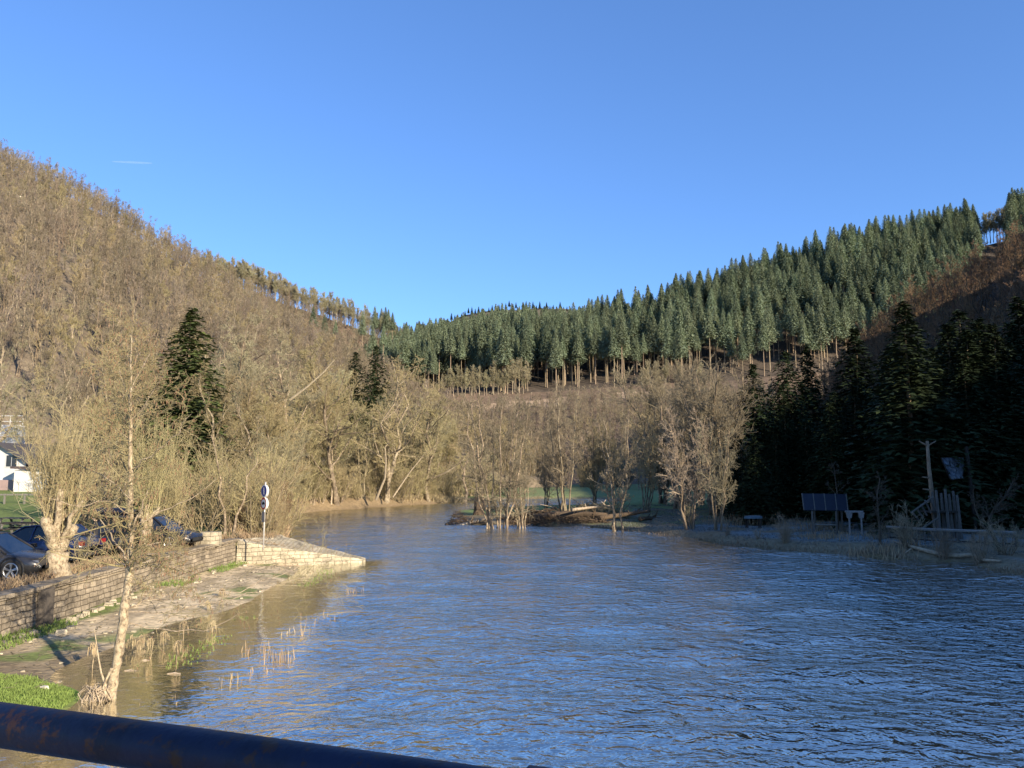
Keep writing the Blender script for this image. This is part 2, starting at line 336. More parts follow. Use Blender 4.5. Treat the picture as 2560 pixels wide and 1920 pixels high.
PC = hill('conifer_hill', [
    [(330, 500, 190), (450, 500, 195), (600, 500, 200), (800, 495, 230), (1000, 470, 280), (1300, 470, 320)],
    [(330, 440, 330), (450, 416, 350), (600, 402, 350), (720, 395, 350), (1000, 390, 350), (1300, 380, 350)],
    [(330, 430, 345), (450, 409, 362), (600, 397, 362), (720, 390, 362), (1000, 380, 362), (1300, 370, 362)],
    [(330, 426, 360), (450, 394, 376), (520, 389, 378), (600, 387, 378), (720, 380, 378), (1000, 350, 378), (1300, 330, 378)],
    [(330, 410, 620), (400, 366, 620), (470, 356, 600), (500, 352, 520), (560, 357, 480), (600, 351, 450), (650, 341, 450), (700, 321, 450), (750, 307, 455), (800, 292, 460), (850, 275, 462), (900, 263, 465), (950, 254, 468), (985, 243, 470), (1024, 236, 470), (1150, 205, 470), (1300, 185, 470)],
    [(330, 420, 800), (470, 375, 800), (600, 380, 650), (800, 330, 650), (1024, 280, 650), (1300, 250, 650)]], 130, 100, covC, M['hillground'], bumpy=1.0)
PD = hill('far_hill', [
    [(300, 420, 800), (450, 400, 850), (640, 400, 850), (800, 420, 850)],
    [(300, 350, 1050), (420, 330, 1080), (470, 314, 1100), (510, 308, 1100), (560, 308, 1100), (640, 325, 1100), (800, 380, 1100)],
    [(300, 370, 1400), (470, 340, 1400), (560, 335, 1400), (800, 400, 1400)]], 70, 30, cov((.17, .13, .09), (.10, .09, .06), .02), M['hillground'], bumpy=2.5)
# right hill runs along the river, its shade falls over the right bank
ye = np.concatenate([np.arange(-220, 60, 6.), np.arange(60, 345, 3.)])
footx = np.interp(ye, [-220, 0, 60, 100, 150, 200, 250, 340], [48, 50, 46, 50, 60, 74, 88, 100])
ridz = np.interp(ye, [-220, -150, 60, 120, 165, 215, 236, 280, 340], [52, 52, 52, 52, 50, 46, 42, 28, 5])
ridx = np.interp(ye, [-220, 60, 165, 236, 340], [110, 110, 113, 112, 110])
T = np.concatenate([np.linspace(0, 1, 34), np.linspace(1.1, 3.4, 12)]); PE = np.zeros((len(T), len(ye), 3))
for i, t in enumerate(T):
    PE[i, :, 0] = footx+(ridx-footx)*t; PE[i, :, 1] = ye; PE[i, :, 2] = -.5+(ridz+.5)*(math.sin(min(t, 1)*math.pi/2)*.35+min(t, 1)*.65)+(0 if t < 1 else (2+21*sst(205, 168, ye))*(t-1))  # unseen ground behind the ridge is raised to shade the crest
PE[..., 2] += (npnoise(PE[..., 0], PE[..., 1], 1/14., 33)-.5)*2.2
me = grid_mesh('right_hill', PE[..., 0], PE[..., 1], PE[..., 2]); set_cover(me, cov((.055, .04, .026), (.035, .027, .018))(PE).reshape(-1, 3))  # hillside shade put into the near-black ground colour
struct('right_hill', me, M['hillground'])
# land carrying on to the horizon under everything
me = mesh('plain', [(-4000, -1500, -3), (4000, -1500, -3), (4000, 4000, -3), (-4000, 4000, -3)], faces=[(0, 1, 2, 3)])
set_cover(me, (.14, .13, .06)); struct('terrain', me, M['hillground'])

# ------------------------------------------------------------------ tree generators
def grow(rs, stems, levels, rmin=.01):
    """stems: list of (pts, radii) polylines; levels: dicts. Returns list of segment tuples per level."""
    out = []
    P0 = np.concatenate([np.array(p)[:-1] for p, r in stems]); P1 = np.concatenate([np.array(p)[1:] for p, r in stems])
    R0 = np.concatenate([np.array(r)[:-1] for p, r in stems]); R1 = np.concatenate([np.array(r)[1:] for p, r in stems])
    out.append((P0, P1, R0, R1))
    n = max(len(p) for p, r in stems)
    def resample(p, r):
        p = np.array(p); r = np.array(r); t = np.linspace(0, 1, len(p)); tt = np.linspace(0, 1, n)
        return np.stack([np.interp(tt, t, p[:, k]) for k in range(3)], -1), np.interp(tt, t, r)
    rr = [resample(p, r) for p, r in stems]
    pts = np.array([a for a, b in rr]); rad = np.array([b for a, b in rr]); ln = np.linalg.norm(np.diff(pts, axis=1), axis=2).sum(1)
    for lv in levels:
        Np, n, _ = pts.shape; k = lv['n']; K = Np*k
        par = np.repeat(np.arange(Np), k); t = lv['t0']+(1-lv['t0'])*rs.rand(K)**lv.get('tp', 1)
        f = t*(n-1); i = np.minimum(f.astype(int), n-2); f = (f-i)[:, None]
        p = pts[par, i]*(1-f)+pts[par, i+1]*f; tang = pts[par, i+1]-pts[par, i]; tang /= np.maximum(np.linalg.norm(tang, axis=1, keepdims=True), 1e-6)
        rp = rad[par, i]*(1-f[:, 0])+rad[par, i+1]*f[:, 0]
        v = rs.normal(size=(K, 3)); v[:, 2] *= lv.get('flat', 1); v -= tang*(v*tang).sum(1, keepdims=True); v /= np.maximum(np.linalg.norm(v, axis=1, keepdims=True), 1e-6)
        a = np.radians(rs.normal(lv['ang'], lv.get('sa', 12), K))[:, None]; d = tang*np.cos(a)+v*np.sin(a)
        sh = lv.get('shape', lambda t: 1-.5*t)
        le = ln[par]*lv['len']*sh(t)*rs.uniform(.65, 1.25, K)
        r0 = np.maximum(rp*lv.get('r', .55)*rs.uniform(.8, 1.1, K), rmin)
        ns = lv['seg']; q = np.zeros((K, ns+1, 3)); q[:, 0] = p
        for s in range(ns):
            d = d+rs.normal(size=(K, 3))*lv['wob']; d[:, 2] += lv.get('trop', .05); d /= np.linalg.norm(d, axis=1, keepdims=True)
            q[:, s+1] = q[:, s]+d*(le/ns)[:, None]
        rd = np.maximum(r0[:, None]*np.linspace(1, lv.get('tip', .35), ns+1)[None], rmin*.7)
        out.append((q[:, :-1].reshape(-1, 3), q[:, 1:].reshape(-1, 3), rd[:, :-1].reshape(-1), rd[:, 1:].reshape(-1)))
        pts, rad, ln = q, rd, le
    return out
def stem(rs, base, top, r, n=7, wob=.03, tip=.25):
    b = np.array(base, float); t = np.array(top, float); L_ = np.linalg.norm(t-b); pts = [b+(t-b)*i/n+(rs.normal(size=3)*wob*L_*.5 if 0 < i else 0)*np.array([1, 1, .2]) for i in range(n+1)]
    return (pts, [r*(1-(1-tip)*i/n)*(1.35 if i == 0 else 1) for i in range(n+1)])
def protomesh(nm, lv, ntrunk=1, n0=6):
    a = segs_mesh(nm+'_trunk', lv[:ntrunk], n=n0, smooth=True); b = segs_mesh(nm+'_crown', lv[ntrunk:], n=3)
    return a, b
oval = lambda t: np.clip(1.25-1.0*t, .25, 1)*(.55+.9*np.clip(t-.1, 0, .4))
def p_coppice(seed, H=12., rmin=.022):                    # slim hillside tree, upright limbs
    rs = np.random.RandomState(seed); ns = rs.randint(1, 4)
    st = [stem(rs, (rs.normal()*.3, rs.normal()*.3, -.6), (rs.normal()*1.1, rs.normal()*1.1, H*rs.uniform(.8, 1)), .13, wob=.035) for _ in range(ns)]
    lv = grow(rs, st, [dict(n=16//ns+4, t0=.25, ang=40, len=.34, seg=4, wob=.16, trop=.12, shape=oval), dict(n=7, t0=.2, ang=42, len=.5, seg=2, wob=.2, trop=.06), dict(n=5, t0=.2, ang=45, len=.55, seg=1, wob=.2)], rmin)
    return protomesh('coppice', lv)
def p_beech(seed, H=18., rmin=.03):                       # tall bare trunk, rounded crown on top
    rs = np.random.RandomState(seed); st = [stem(rs, (0, 0, -.6), (rs.normal()*.6, rs.normal()*.6, H*.93), .26, wob=.015)]
    lv = grow(rs, st, [dict(n=38, t0=.30, ang=30, len=.36, seg=4, wob=.12, trop=.12, shape=lambda t: np.clip(1.3-t, .35, 1)), dict(n=8, t0=.15, ang=42, len=.5, seg=2, wob=.2, trop=.05), dict(n=6, t0=.2, ang=45, len=.55, seg=1, wob=.2)], rmin)
    return protomesh('beech', lv)
def p_oak(seed, H=20., rmin=.011, spread=1., fine=9):
    rs = np.random.RandomState(seed); ns = rs.randint(1, 3)
    st = [stem(rs, (rs.normal()*.3, 0, -.5), (rs.normal()*1.6, rs.normal()*1.6, H*.85*rs.uniform(.85, 1)), .25, wob=.05, tip=.2) for _ in range(ns)]
    lv = grow(rs, st, [dict(n=15//ns+4, t0=.14, ang=52, len=.50*spread, seg=6, wob=.2, trop=.07, shape=oval, r=.6), dict(n=9, t0=.15, ang=48, len=.42, seg=4, wob=.24, trop=.04), dict(n=7, t0=.15, ang=48, len=.42, seg=2, wob=.25, trop=.02), dict(n=fine, t0=.1, ang=48, len=.55, seg=1, wob=.25)], rmin)
    return protomesh('oak', lv, ntrunk=2)
def p_alder(seed, H=12., ns=6, rmin=.0115, lean=2.2):      # multi-stem waterside alder
    rs = np.random.RandomState(seed); st = []
    for k in range(ns):
        a = rs.uniform(0, 6.28); st.append(stem(rs, (math.cos(a)*.45, math.sin(a)*.3, -.4), (math.cos(a)*lean*rs.uniform(.5, 1.2), math.sin(a)*lean*rs.uniform(.5, 1.2), H*rs.uniform(.75, 1)), rs.uniform(.09, .15), n=9, wob=.03))
    lv = grow(rs, st, [dict(n=20, t0=.25, ang=58, len=.27, seg=4, wob=.18, trop=.06, shape=oval), dict(n=8, t0=.15, ang=48, len=.45, seg=3, wob=.2, trop=.04), dict(n=7, t0=.1, ang=48, len=.5, seg=1, wob=.2), ], rmin)
    return protomesh('alder', lv)
def p_round(seed, H=12., rmin=.012):                      # bushy round-crowned waterside tree
    rs = np.random.RandomState(seed); st = [stem(rs, (rs.normal()*.3, rs.normal()*.3, -.4), (rs.normal()*2.2, rs.normal()*2.2, H*.75), .14, n=7, wob=.04) for _ in range(5)]
    lv = grow(rs, st, [dict(n=18, t0=.2, ang=42, len=.5, seg=4, wob=.12, trop=.1, shape=oval), dict(n=9, t0=.15, ang=38, len=.48, seg=3, wob=.15, trop=.07), dict(n=10, t0=.1, ang=40, len=.5, seg=2, wob=.2, trop=.05)], rmin)
    return protomesh('round', lv)
def p_shrub(seed, H=4., rmin=.010, ns=16, lean=1.5):
    rs = np.random.RandomState(seed); st = []
    for k in range(ns):
        a = rs.uniform(0, 6.28); l = rs.uniform(.2, 1)*lean; st.append(stem(rs, (math.cos(a)*.25, math.sin(a)*.25, -.2), (math.cos(a)*l, math.sin(a)*l, H*rs.uniform(.55, 1)), .035, n=4, wob=.06))
    lv = grow(rs, st, [dict(n=9, t0=.1, ang=35, len=.42, seg=3, wob=.15, trop=.08), dict(n=7, t0=.1, ang=38, len=.5, seg=2, wob=.2, trop=.05)], rmin)
    return protomesh('shrub', lv)
def conifer_mesh(seed, H, R, cb, nw, nb, ns, wid=.45, droop=.35, pw=.8, rtrunk=None):
    """crown of many drooping spray faces on whorled branches + tapered trunk"""
    rs = np.random.RandomState(seed); rt = rtrunk or H*.0105
    pts = [(rs.normal()*.04, rs.normal()*.04, -1.+(H+.6)*i/8) for i in range(9)]
    V, Fc = polytube(pts, [rt*(1-.93*i/8) for i in range(9)], 7); tm = mesh('c_trunk', [tuple(v) for v in V], faces=Fc)
    A = []; B = []; C = []
    for i in range(nw):
        t = i/(nw-1); z = H*(cb+(1-cb)*t**.92); wsc = .35+.65*(1-t); rad = R*max((1-t), .01)**pw*rs.uniform(.8, 1.15)*min(1, .6+3*t)+.05
        m = max(4, int(nb*(.45+.55*(1-t)))); az = rs.uniform(0, 6.28)+np.arange(m)*6.283/m+rs.normal(size=m)*.25
        for a in az:
            if rs.rand() < .08: continue
            l = rad*rs.uniform(.6, 1.15); d = np.array([math.cos(a), math.sin(a), 0]); sd = np.array([-d[1], d[0], 0])
            up = .25-.35*(1-t)+rs.normal()*.08
            s = (np.arange(ns)+rs.rand(ns))/ns; s = s**.8
            base = d[None]*(l*s)[:, None]; base[:, 2] = z+rs.uniform(-1, 1)*H*(1-cb)/nw*1.1*(1-t*.5)+l*up*s-droop*l*s*s
            for k in range(ns):
                for side in (-1, 1):
                    le = wid*wsc*(.55+.7*rs.rand())*(1-.35*s[k])*(1.0+.04*H*.3)
                    dr = d*rs.uniform(.3, .9)+sd*side*rs.uniform(.3, 1)+np.array([0, 0, -rs.uniform(.05, .65)])
                    dr /= np.linalg.norm(dr); wv_ = np.cross(dr, np.array([rs.normal()*.5, rs.normal()*.5, 1])); wv_ /= np.linalg.norm(wv_)
                    base[k] += rs.normal(size=3)*wid*.22*wsc; A.append(base[k]-wv_*le*.26); B.append(base[k]+wv_*le*.26); C.append(base[k]+dr*le)
    n = len(A); V = np.stack([A, B, C], 1).reshape(-1, 3); cm = mesh('c_crown', V, tris=np.arange(3*n).reshape(-1, 3))
    return tm, cm

CTR = {}
def plant(proto, loc, H0, H, rz, name, label, cat, group, mats, sxy=1., parts=('trunk', 'crown')):
    s = H/H0; t = thing(name, label, cat, loc, rz, group, (s*sxy, s*sxy, s)); tm, cm = proto
    for nm, m_, mt in ((parts[0], tm, mats[0]), (parts[1], cm, mats[1])):
        o = part(nm, m_, mt, t)
        if m_.materials[0] != mt: o.material_slots[0].link = 'OBJECT'; o.material_slots[0].material = mt
    return t
def scatter(name, label, cat, protos, pts, rot, sc, idx):   # one object past 300 of a kind
    me = bpy.data.meshes.new(name); me.vertices.add(len(pts)); me.vertices.foreach_set('co', np.asarray(pts, np.float32).reshape(-1))
    for nm, v, ty in (('rz', rot, 'FLOAT'), ('sc', sc, 'FLOAT'), ('pick', idx, 'INT')):
        a = me.attributes.new(nm, ty, 'POINT'); a.data.foreach_set('value', np.asarray(v, np.int32 if ty == 'INT' else np.float32))
    o = part(name, me, None); tag(o, label, cat, kind='stuff')
    g = bpy.data.node_groups.new(name, 'GeometryNodeTree'); g.interface.new_socket('Geometry', in_out='INPUT', socket_type='NodeSocketGeometry'); g.interface.new_socket('Geometry', in_out='OUTPUT', socket_type='NodeSocketGeometry')
    N = g.nodes.new; L = g.links; gi = N('NodeGroupInput'); go = N('NodeGroupOutput'); jn = N('GeometryNodeJoinGeometry')
    for t_, c_ in reversed(protos):
        j = N('GeometryNodeJoinGeometry')
        for ob in (t_, c_):
            oi = N('GeometryNodeObjectInfo'); oi.inputs['Object'].default_value = ob; oi.transform_space = 'ORIGINAL'; L.new(oi.outputs['Geometry'], j.inputs[0])
        g2 = N('GeometryNodeGeometryToInstance'); L.new(j.outputs[0], g2.inputs[0]); L.new(g2.outputs[0], jn.inputs[0])
    ip = N('GeometryNodeInstanceOnPoints'); ip.inputs['Pick Instance'].default_value = True
    L.new(gi.outputs[0], ip.inputs['Points']); L.new(jn.outputs[0], ip.inputs['Instance'])
    def na(nm, ty):
        n = N('GeometryNodeInputNamedAttribute'); n.data_type = ty; n.inputs['Name'].default_value = nm; return n.outputs['Attribute']
    L.new(na('pick', 'INT'), ip.inputs['Instance Index']); cx = N('ShaderNodeCombineXYZ'); L.new(na('rz', 'FLOAT'), cx.inputs[2]); L.new(cx.outputs[0], ip.inputs['Rotation'])
    L.new(na('sc', 'FLOAT'), ip.inputs['Scale']); L.new(ip.outputs[0], go.inputs[0])
    md = o.modifiers.new('scatter', 'NODES'); md.node_group = g
    return o
def sample_sheet(P, rs, spacing, keep):
    """roughly even random points over a sheet; keep(point, px, py)->bool"""
    pts = []; nv, nu, _ = P.shape
    e1 = P[:-1, 1:]-P[:-1, :-1]; e2 = P[1:, :-1]-P[:-1, :-1]; ar = np.abs(e1[..., 0]*e2[..., 1]-e1[..., 1]*e2[..., 0])
    ex = ar/spacing**2; cnt = np.floor(ex+rs.rand(*ex.shape)).astype(int)
    for i, j in zip(*np.nonzero(cnt)):
        for _ in range(cnt[i, j]):
            a, b = rs.rand(2); p = (P[i, j]*(1-a)+P[i, j+1]*a)*(1-b)+(P[i+1, j]*(1-a)+P[i+1, j+1]*a)*b
            px, py = proj(p)
            if keep(p, px, py): pts.append(p)
    return np.array(pts)
def proj(p):
    y = p[1]*math.cos(TILT)+(p[2]-CAMZ)*math.sin(TILT); z = -p[1]*math.sin(TILT)+(p[2]-CAMZ)*math.cos(TILT)
    if y <= 0: return (9999, 9999)
    return 512+F*p[0]/y, 384-F*z/y
def forest(P, seed, spacing, protos, H0, hr, name, label, cat, group, mats, nind, keep=lambda p, x, y: True, stuff=None, margin=90, jz=0, order=None):
    rs = np.random.RandomState(seed); ml = mats if isinstance(mats, list) else [mats]
    protos = [(a.copy(), b.copy()) for a, b in protos]
    for i, (a, b) in enumerate(protos): a.materials.clear(); b.materials.clear(); a.materials.append(ml[i % len(ml)][0]); b.materials.append(ml[i % len(ml)][1])
    pts = sample_sheet(P, rs, spacing, lambda p, x, y: -margin < x < 1024+margin and keep(p, x, y))
    inv = np.array([0 if -8 < proj(p)[0] < 1032 else 1 for p in pts]); key = pts[:, 1]+inv*1e5 if order is None else order(pts)+inv*1e5
    pts = pts[np.argsort(key)]; H = rs.uniform(hr[0], hr[1], len(pts)); rz = rs.uniform(0, 6.28, len(pts)); ix = rs.randint(0, len(protos), len(pts)); first = {}
    nin = min(nind, len(pts)) if stuff else len(pts)
    for k in range(nin):
        t = plant(protos[ix[k]], tuple(pts[k]), H0, H[k], rz[k], name, label, cat, group, ml[ix[k] % len(ml)])
        first.setdefault(ix[k], t)
    print(name, group, len(pts), 'individual', nin)
    if stuff and len(pts) > nin:
        pr = [tuple(first[i].children) for i in range(len(protos))]
        scatter(stuff[0], stuff[1], stuff[2], pr, pts[nin:], rz[nin:], H[nin:]/H0, ix[nin:])
    return pts

# ------------------------------------------------------------------ woods on the hills
COP = [p_coppice(100+i) for i in range(5)]; BEE = [p_beech(200+i, rmin=.055) for i in range(3)]
FIR = [conifer_mesh(300+i, 30, [4.0, 4.5, 3.7, 4.8][i], [.58, .52, .62, .46][i], 34, 12, 8, wid=.95, droop=.9, pw=[.7, .6, .8, .65][i]) for i in range(4)]
forest(PA, 1, 4.3, COP, 12, (9, 14.5), 'coppice_tree', 'slim leafless tree of the brown wood covering the left hillside', 'tree', 'leafless trees covering the left hillside', [(M['bark_pale'], M['twig_brown']), (M['bark_brown'], M['twig_mauve']), (M['bark_mid'], M['twig_tan']), (M['bark_brown'], M['twig_brown']), (M['bark_mid'], M['twig_umber'])], 300,
       keep=lambda p, x, y: p[2] > 3.5 and p[1] < 335 and not (x < 25 and p[2] < 19) , stuff=('hillside_wood', 'brown leafless wood thick over the rest of the left hillside', 'woodland'), order=lambda p: p[:, 1])
rs = np.random.RandomState(5)
PBr = []                                                   # single row of beeches against the sky
for px in np.concatenate([np.arange(196, 396, 3.1), np.arange(198, 300, 4.3)]):
    px += rs.uniform(-1.5, 1.5); py = np.interp(px, [205, 250, 300, 350, 395], [277, 289, 309, 325, 345]); PBr.append(at(px, py+1.5, 503+rs.uniform(-6, 6)))
for i, p in enumerate(PBr):
    plant(BEE[i % 3], p, 18, rs.uniform(13.5, 19.5), rs.uniform(0, 6), 'beech_tree', 'bare tree in the far skyline row behind the left hill, sky between trunks', 'tree', 'bare trees in a row on the distant ridge', (M['bark_pale'], M['twig_grey']))
forest(PB, 7, 5.5, COP, 12, (11, 16), 'bare_tree', 'leafless tree on the distant slope below the skyline row', 'tree', 'leafless trees on the far slope under the ridge row', (M['bark_brown'], M['twig_brown']), 60,
       keep=lambda p, x, y: 180 < x < 470 and 400 < p[1] < 535, stuff=('distant_wood', 'brown leafless wood on the distant slope below the skyline row', 'woodland'), order=lambda p: -p[:, 1])
fir_lab = 'tall green conifer of the dense plantation covering the far right-hand hillside'
forest(PC, 9, 5.7, FIR, 30, (22, 36), 'conifer_tree', fir_lab, 'tree', 'conifers of the plantation on the far hill', (M['bark_conifer'], M['needles']), 300,
       keep=lambda p, x, y: p[1] > 377+4*math.sin(p[0]*.2) and x > 345 and p[1] < 640 and not (980 < x < 1010) and (p[1] > 390 or x > 500), margin=60,
       stuff=('conifer_forest', 'dense green conifer forest filling the rest of the far hillside', 'forest'))
forest(PC, 10, 4.2, COP, 12, (5, 11), 'scrub_tree', 'small leafless tree on the brown slope below the conifer plantation', 'tree', 'leafless scrub on the slope below the conifers', (M['bark_brown'], M['twig_brown']), 150,
       keep=lambda p, x, y: 230 < p[1] < 352 and 360 < x < 900, stuff=('slope_scrub', 'leafless brown scrub on the slope below the conifers', 'scrub'), order=lambda p: np.abs(p[:, 0])*.5+p[:, 1]*0)
for k in range(30):
    px = 442+k*4.1+rs.uniform(-2, 2) if k < 22 else 640+rs.uniform(0, 80); p = at(px, np.interp(px, [440, 560, 720], [398, 390, 392])+rs.uniform(-2, 2), 374)
    plant(BEE[k % 3], p, 18, rs.uniform(9, 17), rs.uniform(0, 6), 'bare_tree', 'pale leafless tree at the lower edge of the conifer plantation', 'tree', 'pale bare trees along the plantation edge', (M['bark_pale'], M['twig_grey']))
for k in range(9):
    px = 984+k*3.2; p = at(px, 244-k*.8, 470)
    plant(BEE[k % 3], p, 18, rs.uniform(17, 21), rs.uniform(0, 6), 'beech_tree', 'pale bare tree in the skyline gap between the conifers at upper right', 'tree', 'bare trees in the skyline gap at upper right', (M['bark_pale'], M['twig_grey']))
for k, (px, py, Y, H) in enumerate([(312, 352, 430, 26), (324, 349, 430, 20), (335, 352, 430, 18), (362, 350, 430, 22), (374, 352, 430, 26), (385, 349, 430, 24), (392, 352, 420, 22), (372, 366, 330, 18), (383, 368, 330, 19), (381, 338, 505, 20), (388, 342, 505, 22)]):
    plant(FIR[k % 4], at(px, py, Y), 30, H, k, 'conifer_tree', 'dark conifer among the bare trees left of the valley gap', 'tree', 'dark conifers among bare trees left of the valley gap', (M['bark_conifer'], M['needles']))
for k, px in enumerate(list(np.arange(448, 600, 3.4))):
    py = np.interp(px, [420, 470, 510, 560, 640], [330, 314, 308, 308, 325]); plant(FIR[k % 4], at(px, py+6, 1095), 30, rs.uniform(10, 20), k, 'conifer_tree', 'tiny conifer on the crest of the farthest hill in the valley gap', 'tree', 'tiny conifers on the crest of the farthest hill', (M['bark_brown'], M['needles_dark']))
# right hill: reddish trees catch the sun on the crest, the rest stand in the shade
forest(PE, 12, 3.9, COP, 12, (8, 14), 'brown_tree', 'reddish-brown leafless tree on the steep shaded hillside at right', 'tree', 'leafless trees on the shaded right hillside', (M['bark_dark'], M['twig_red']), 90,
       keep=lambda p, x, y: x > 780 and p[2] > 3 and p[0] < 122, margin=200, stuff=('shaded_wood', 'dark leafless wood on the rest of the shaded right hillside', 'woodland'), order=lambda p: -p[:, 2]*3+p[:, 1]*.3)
# ------------------------------------------------------------------ trees along the left bank
OAK = [p_oak(400), p_oak(401), p_oak(402, spread=1.15), p_oak(403, fine=8)]
ALD = [p_alder(410, ns=6), p_alder(411, ns=5), p_alder(412, ns=8, lean=3)]
RND = [p_round(420), p_round(421)]
SHR = [p_shrub(430), p_shrub(431), p_shrub(432, lean=2.4), p_shrub(433, ns=22)]
COPN = [p_coppice(440, rmin=.013), p_coppice(441, rmin=.013), p_coppice(442, rmin=.013)]
def gz(x, y): return float(ground_z(np.array([x]), np.array([y]))[0])
def tree_at(proto, px, Y, top, H0, name, label, cat, group, mats, rz=None, sxy=1., sink=.1, off=0):
    x = at(px, 480, Y)[0]; z = max(gz(x, Y), -.1 if off else -1)-sink; zt = at(px, top, Y)[2]
    return plant(proto, (x, Y, z), H0, max(zt-z, .5), rs.uniform(0, 6.28) if rz is None else rz, name, label, cat, group, mats, sxy=sxy)
BT = (M['bark_mid'], M['twig_tan']); BG = (M['bark_mid'], M['twig_grey']); BO = (M['bark_mid'], M['twig_gold']); BB = (M['bark_brown'], M['twig_brown'])
prom = [(236, 88, 283, OAK[0], 20, BG, 'biggest spreading grey-brown tree, standing behind and right of the green spruce', 1.1),
        (292, 94, 303, OAK[1], 20, BG, 'broad bare tree between the biggest spreading tree and the pale golden one', 1.0),
        (338, 100, 312, OAK[3], 20, BO, 'pale golden bare tree whose crown meets the sky-side slope left of the river bend', 1.05),
        (386, 108, 340, OAK[2], 20, BT, 'wide tan tree leaning over the bank with dark ivy patches', 1.0),
        (428, 116, 356, OAK[0], 20, BO, 'golden-brown bare tree near the right end of the left bank wood', 1.0),
        (462, 124, 395, OAK[1], 20, BT, 'lowest tan tree at the right tip of the left bank wood', 1.1),
        (178, 92, 318, OAK[2], 20, BT, 'bare tree whose twigs show above the green spruce', 1.0),
        (128, 84, 300, OAK[1], 20, BT, 'tall thin-twigged tree behind the foreground alder', .9),
        (82, 88, 330, OAK[3], 20, BG, 'bare tree behind the pollard willow, left of the alder top', 1.0),
        (30, 95, 345, OAK[0], 20, BG, 'pale-trunked bare tree above the white house', .9),
        (-14, 92, 335, OAK[2], 20, BG, 'bare tree cut by the left edge above the house', 1.0)]
for px, Y, top, pr, H0, ms, lb, sx in prom: tree_at(pr, px, Y, top, H0, 'bare_tree', lb, 'tree', None, ms, sxy=sx)
env = lambda p: np.interp(p, [0, 60, 100, 200, 240, 300, 330, 380, 420, 470, 495], [385, 365, 350, 335, 315, 325, 335, 352, 375, 415, 445])
shoreY = lambda p: np.interp(p, [200, 285, 289, 320, 370, 430, 463, 495], [62, 64, 92, 98, 105, 117, 128, 138])
for k in range(96):
    px = 96+k*4.2+rs.uniform(-4, 4); Y = shoreY(px)+rs.uniform(1.5, 22) if px > 200 else rs.uniform(66, 98)
    if 140 < px < 225: Y = max(Y, 76)
    top = env(px)+rs.uniform(0, 1)**.8*95; pr, H0 = (OAK[rs.randint(4)], 20) if rs.rand() < .45 else ((COPN[rs.randint(3)], 12) if rs.rand() < .5 else (RND[rs.randint(2)], 12))
    tree_at(pr, px, Y, top, H0, 'bank_tree', 'leafless sunlit tree in the tan wood lining the left river bank', 'tree', 'leafless trees lining the left river bank', [BT, BG, BO, BT][rs.randint(4)], sxy=1.1)
for k in range(46):                                        # undergrowth at the foot of the bank wood
    px = 286+k*4.6+rs.uniform(-3, 3); Y = shoreY(px)+rs.uniform(-.5, 5)
    tree_at(SHR[rs.randint(4)], px, Y, 500-rs.uniform(4, 40), 4, 'shrub', 'leafless tan shrub at the foot of the wood by the left water edge', 'shrub', 'leafless shrubs along the left water edge', [BT, BO, BT][rs.randint(3)], sxy=1.3)
for k in range(40):
    px = 172+k*3.0+rs.uniform(-3, 3); Y = rs.uniform(46, 62) if px > 215 else rs.uniform(52, 64)
    if px > 278: Y = rs.uniform(50, 56)
    top = rs.uniform(440, 515) if px > 205 else rs.uniform(470, 505)
    x_ = at(px, 480, Y)[0]
    if signed(np.array([x_]), np.array([Y]))[0] < .4: continue
    tree_at(SHR[rs.randint(4)], px, Y, top, 4, 'shrub', 'reddish-brown leafless bush in the thicket behind the end of the quay', 'shrub', 'brown bushes behind the end of the quay', [BT, (M['bark_brown'], M['twig_red']), BO][rs.randint(3)], sxy=.9)
for k in range(15):                                        # hedge between lawn and house
    px = 58+k*9+rs.uniform(-4, 4); tree_at(SHR[rs.randint(4)], px, rs.uniform(63, 78), rs.uniform(440, 485), 4, 'shrub', 'brown leafless bush at the back of the lawn', 'shrub', 'bushes at the back of the lawn', [BB, BT][k % 2], sxy=1.2)
SPN = [conifer_mesh(450+i, 18, [3.8, 4.4, 4.0][i], .03, 42, 15, 9, wid=.72, droop=1.2, pw=[.75, .65, .8][i]) for i in range(3)]
t = thing('spruce_tree', 'single dark green spruce standing among the bare trees on the left bank', 'tree', (at(184, 480, 66)[0], 66, 1.3)); s = 19.5/18; t.scale = (s*1.85, s*1.85, s*.9)
part('trunk', SPN[1][0], M['bark_brown'], t); o_ = part('crown', SPN[2][1].copy(), None, t); o_.data.materials.clear(); o_.data.materials.append(mat('lit_needles', (.12, .145, .045), (.06, .08, .025), 1.0))  # brighter copy of the needle colour for the sunlit spruce
for px, Y, top, lb in ((353, 160, 352, 'ivy-dark conifer rising above the golden bank trees left of the valley gap'), (374, 165, 346, 'round-topped dark conifer just left of the valley gap')):
    t = thing('spruce_tree', lb, 'tree', (at(px, 480, Y)[0], Y, 4)); H = at(px, top, Y)[2]-4; t.scale = (H/18*1.3, H/18*1.3, H/18)
    part('trunk', SPN[1][0], M['bark_conifer'], t); part('crown', SPN[1][1], M['needles_dark'], t)
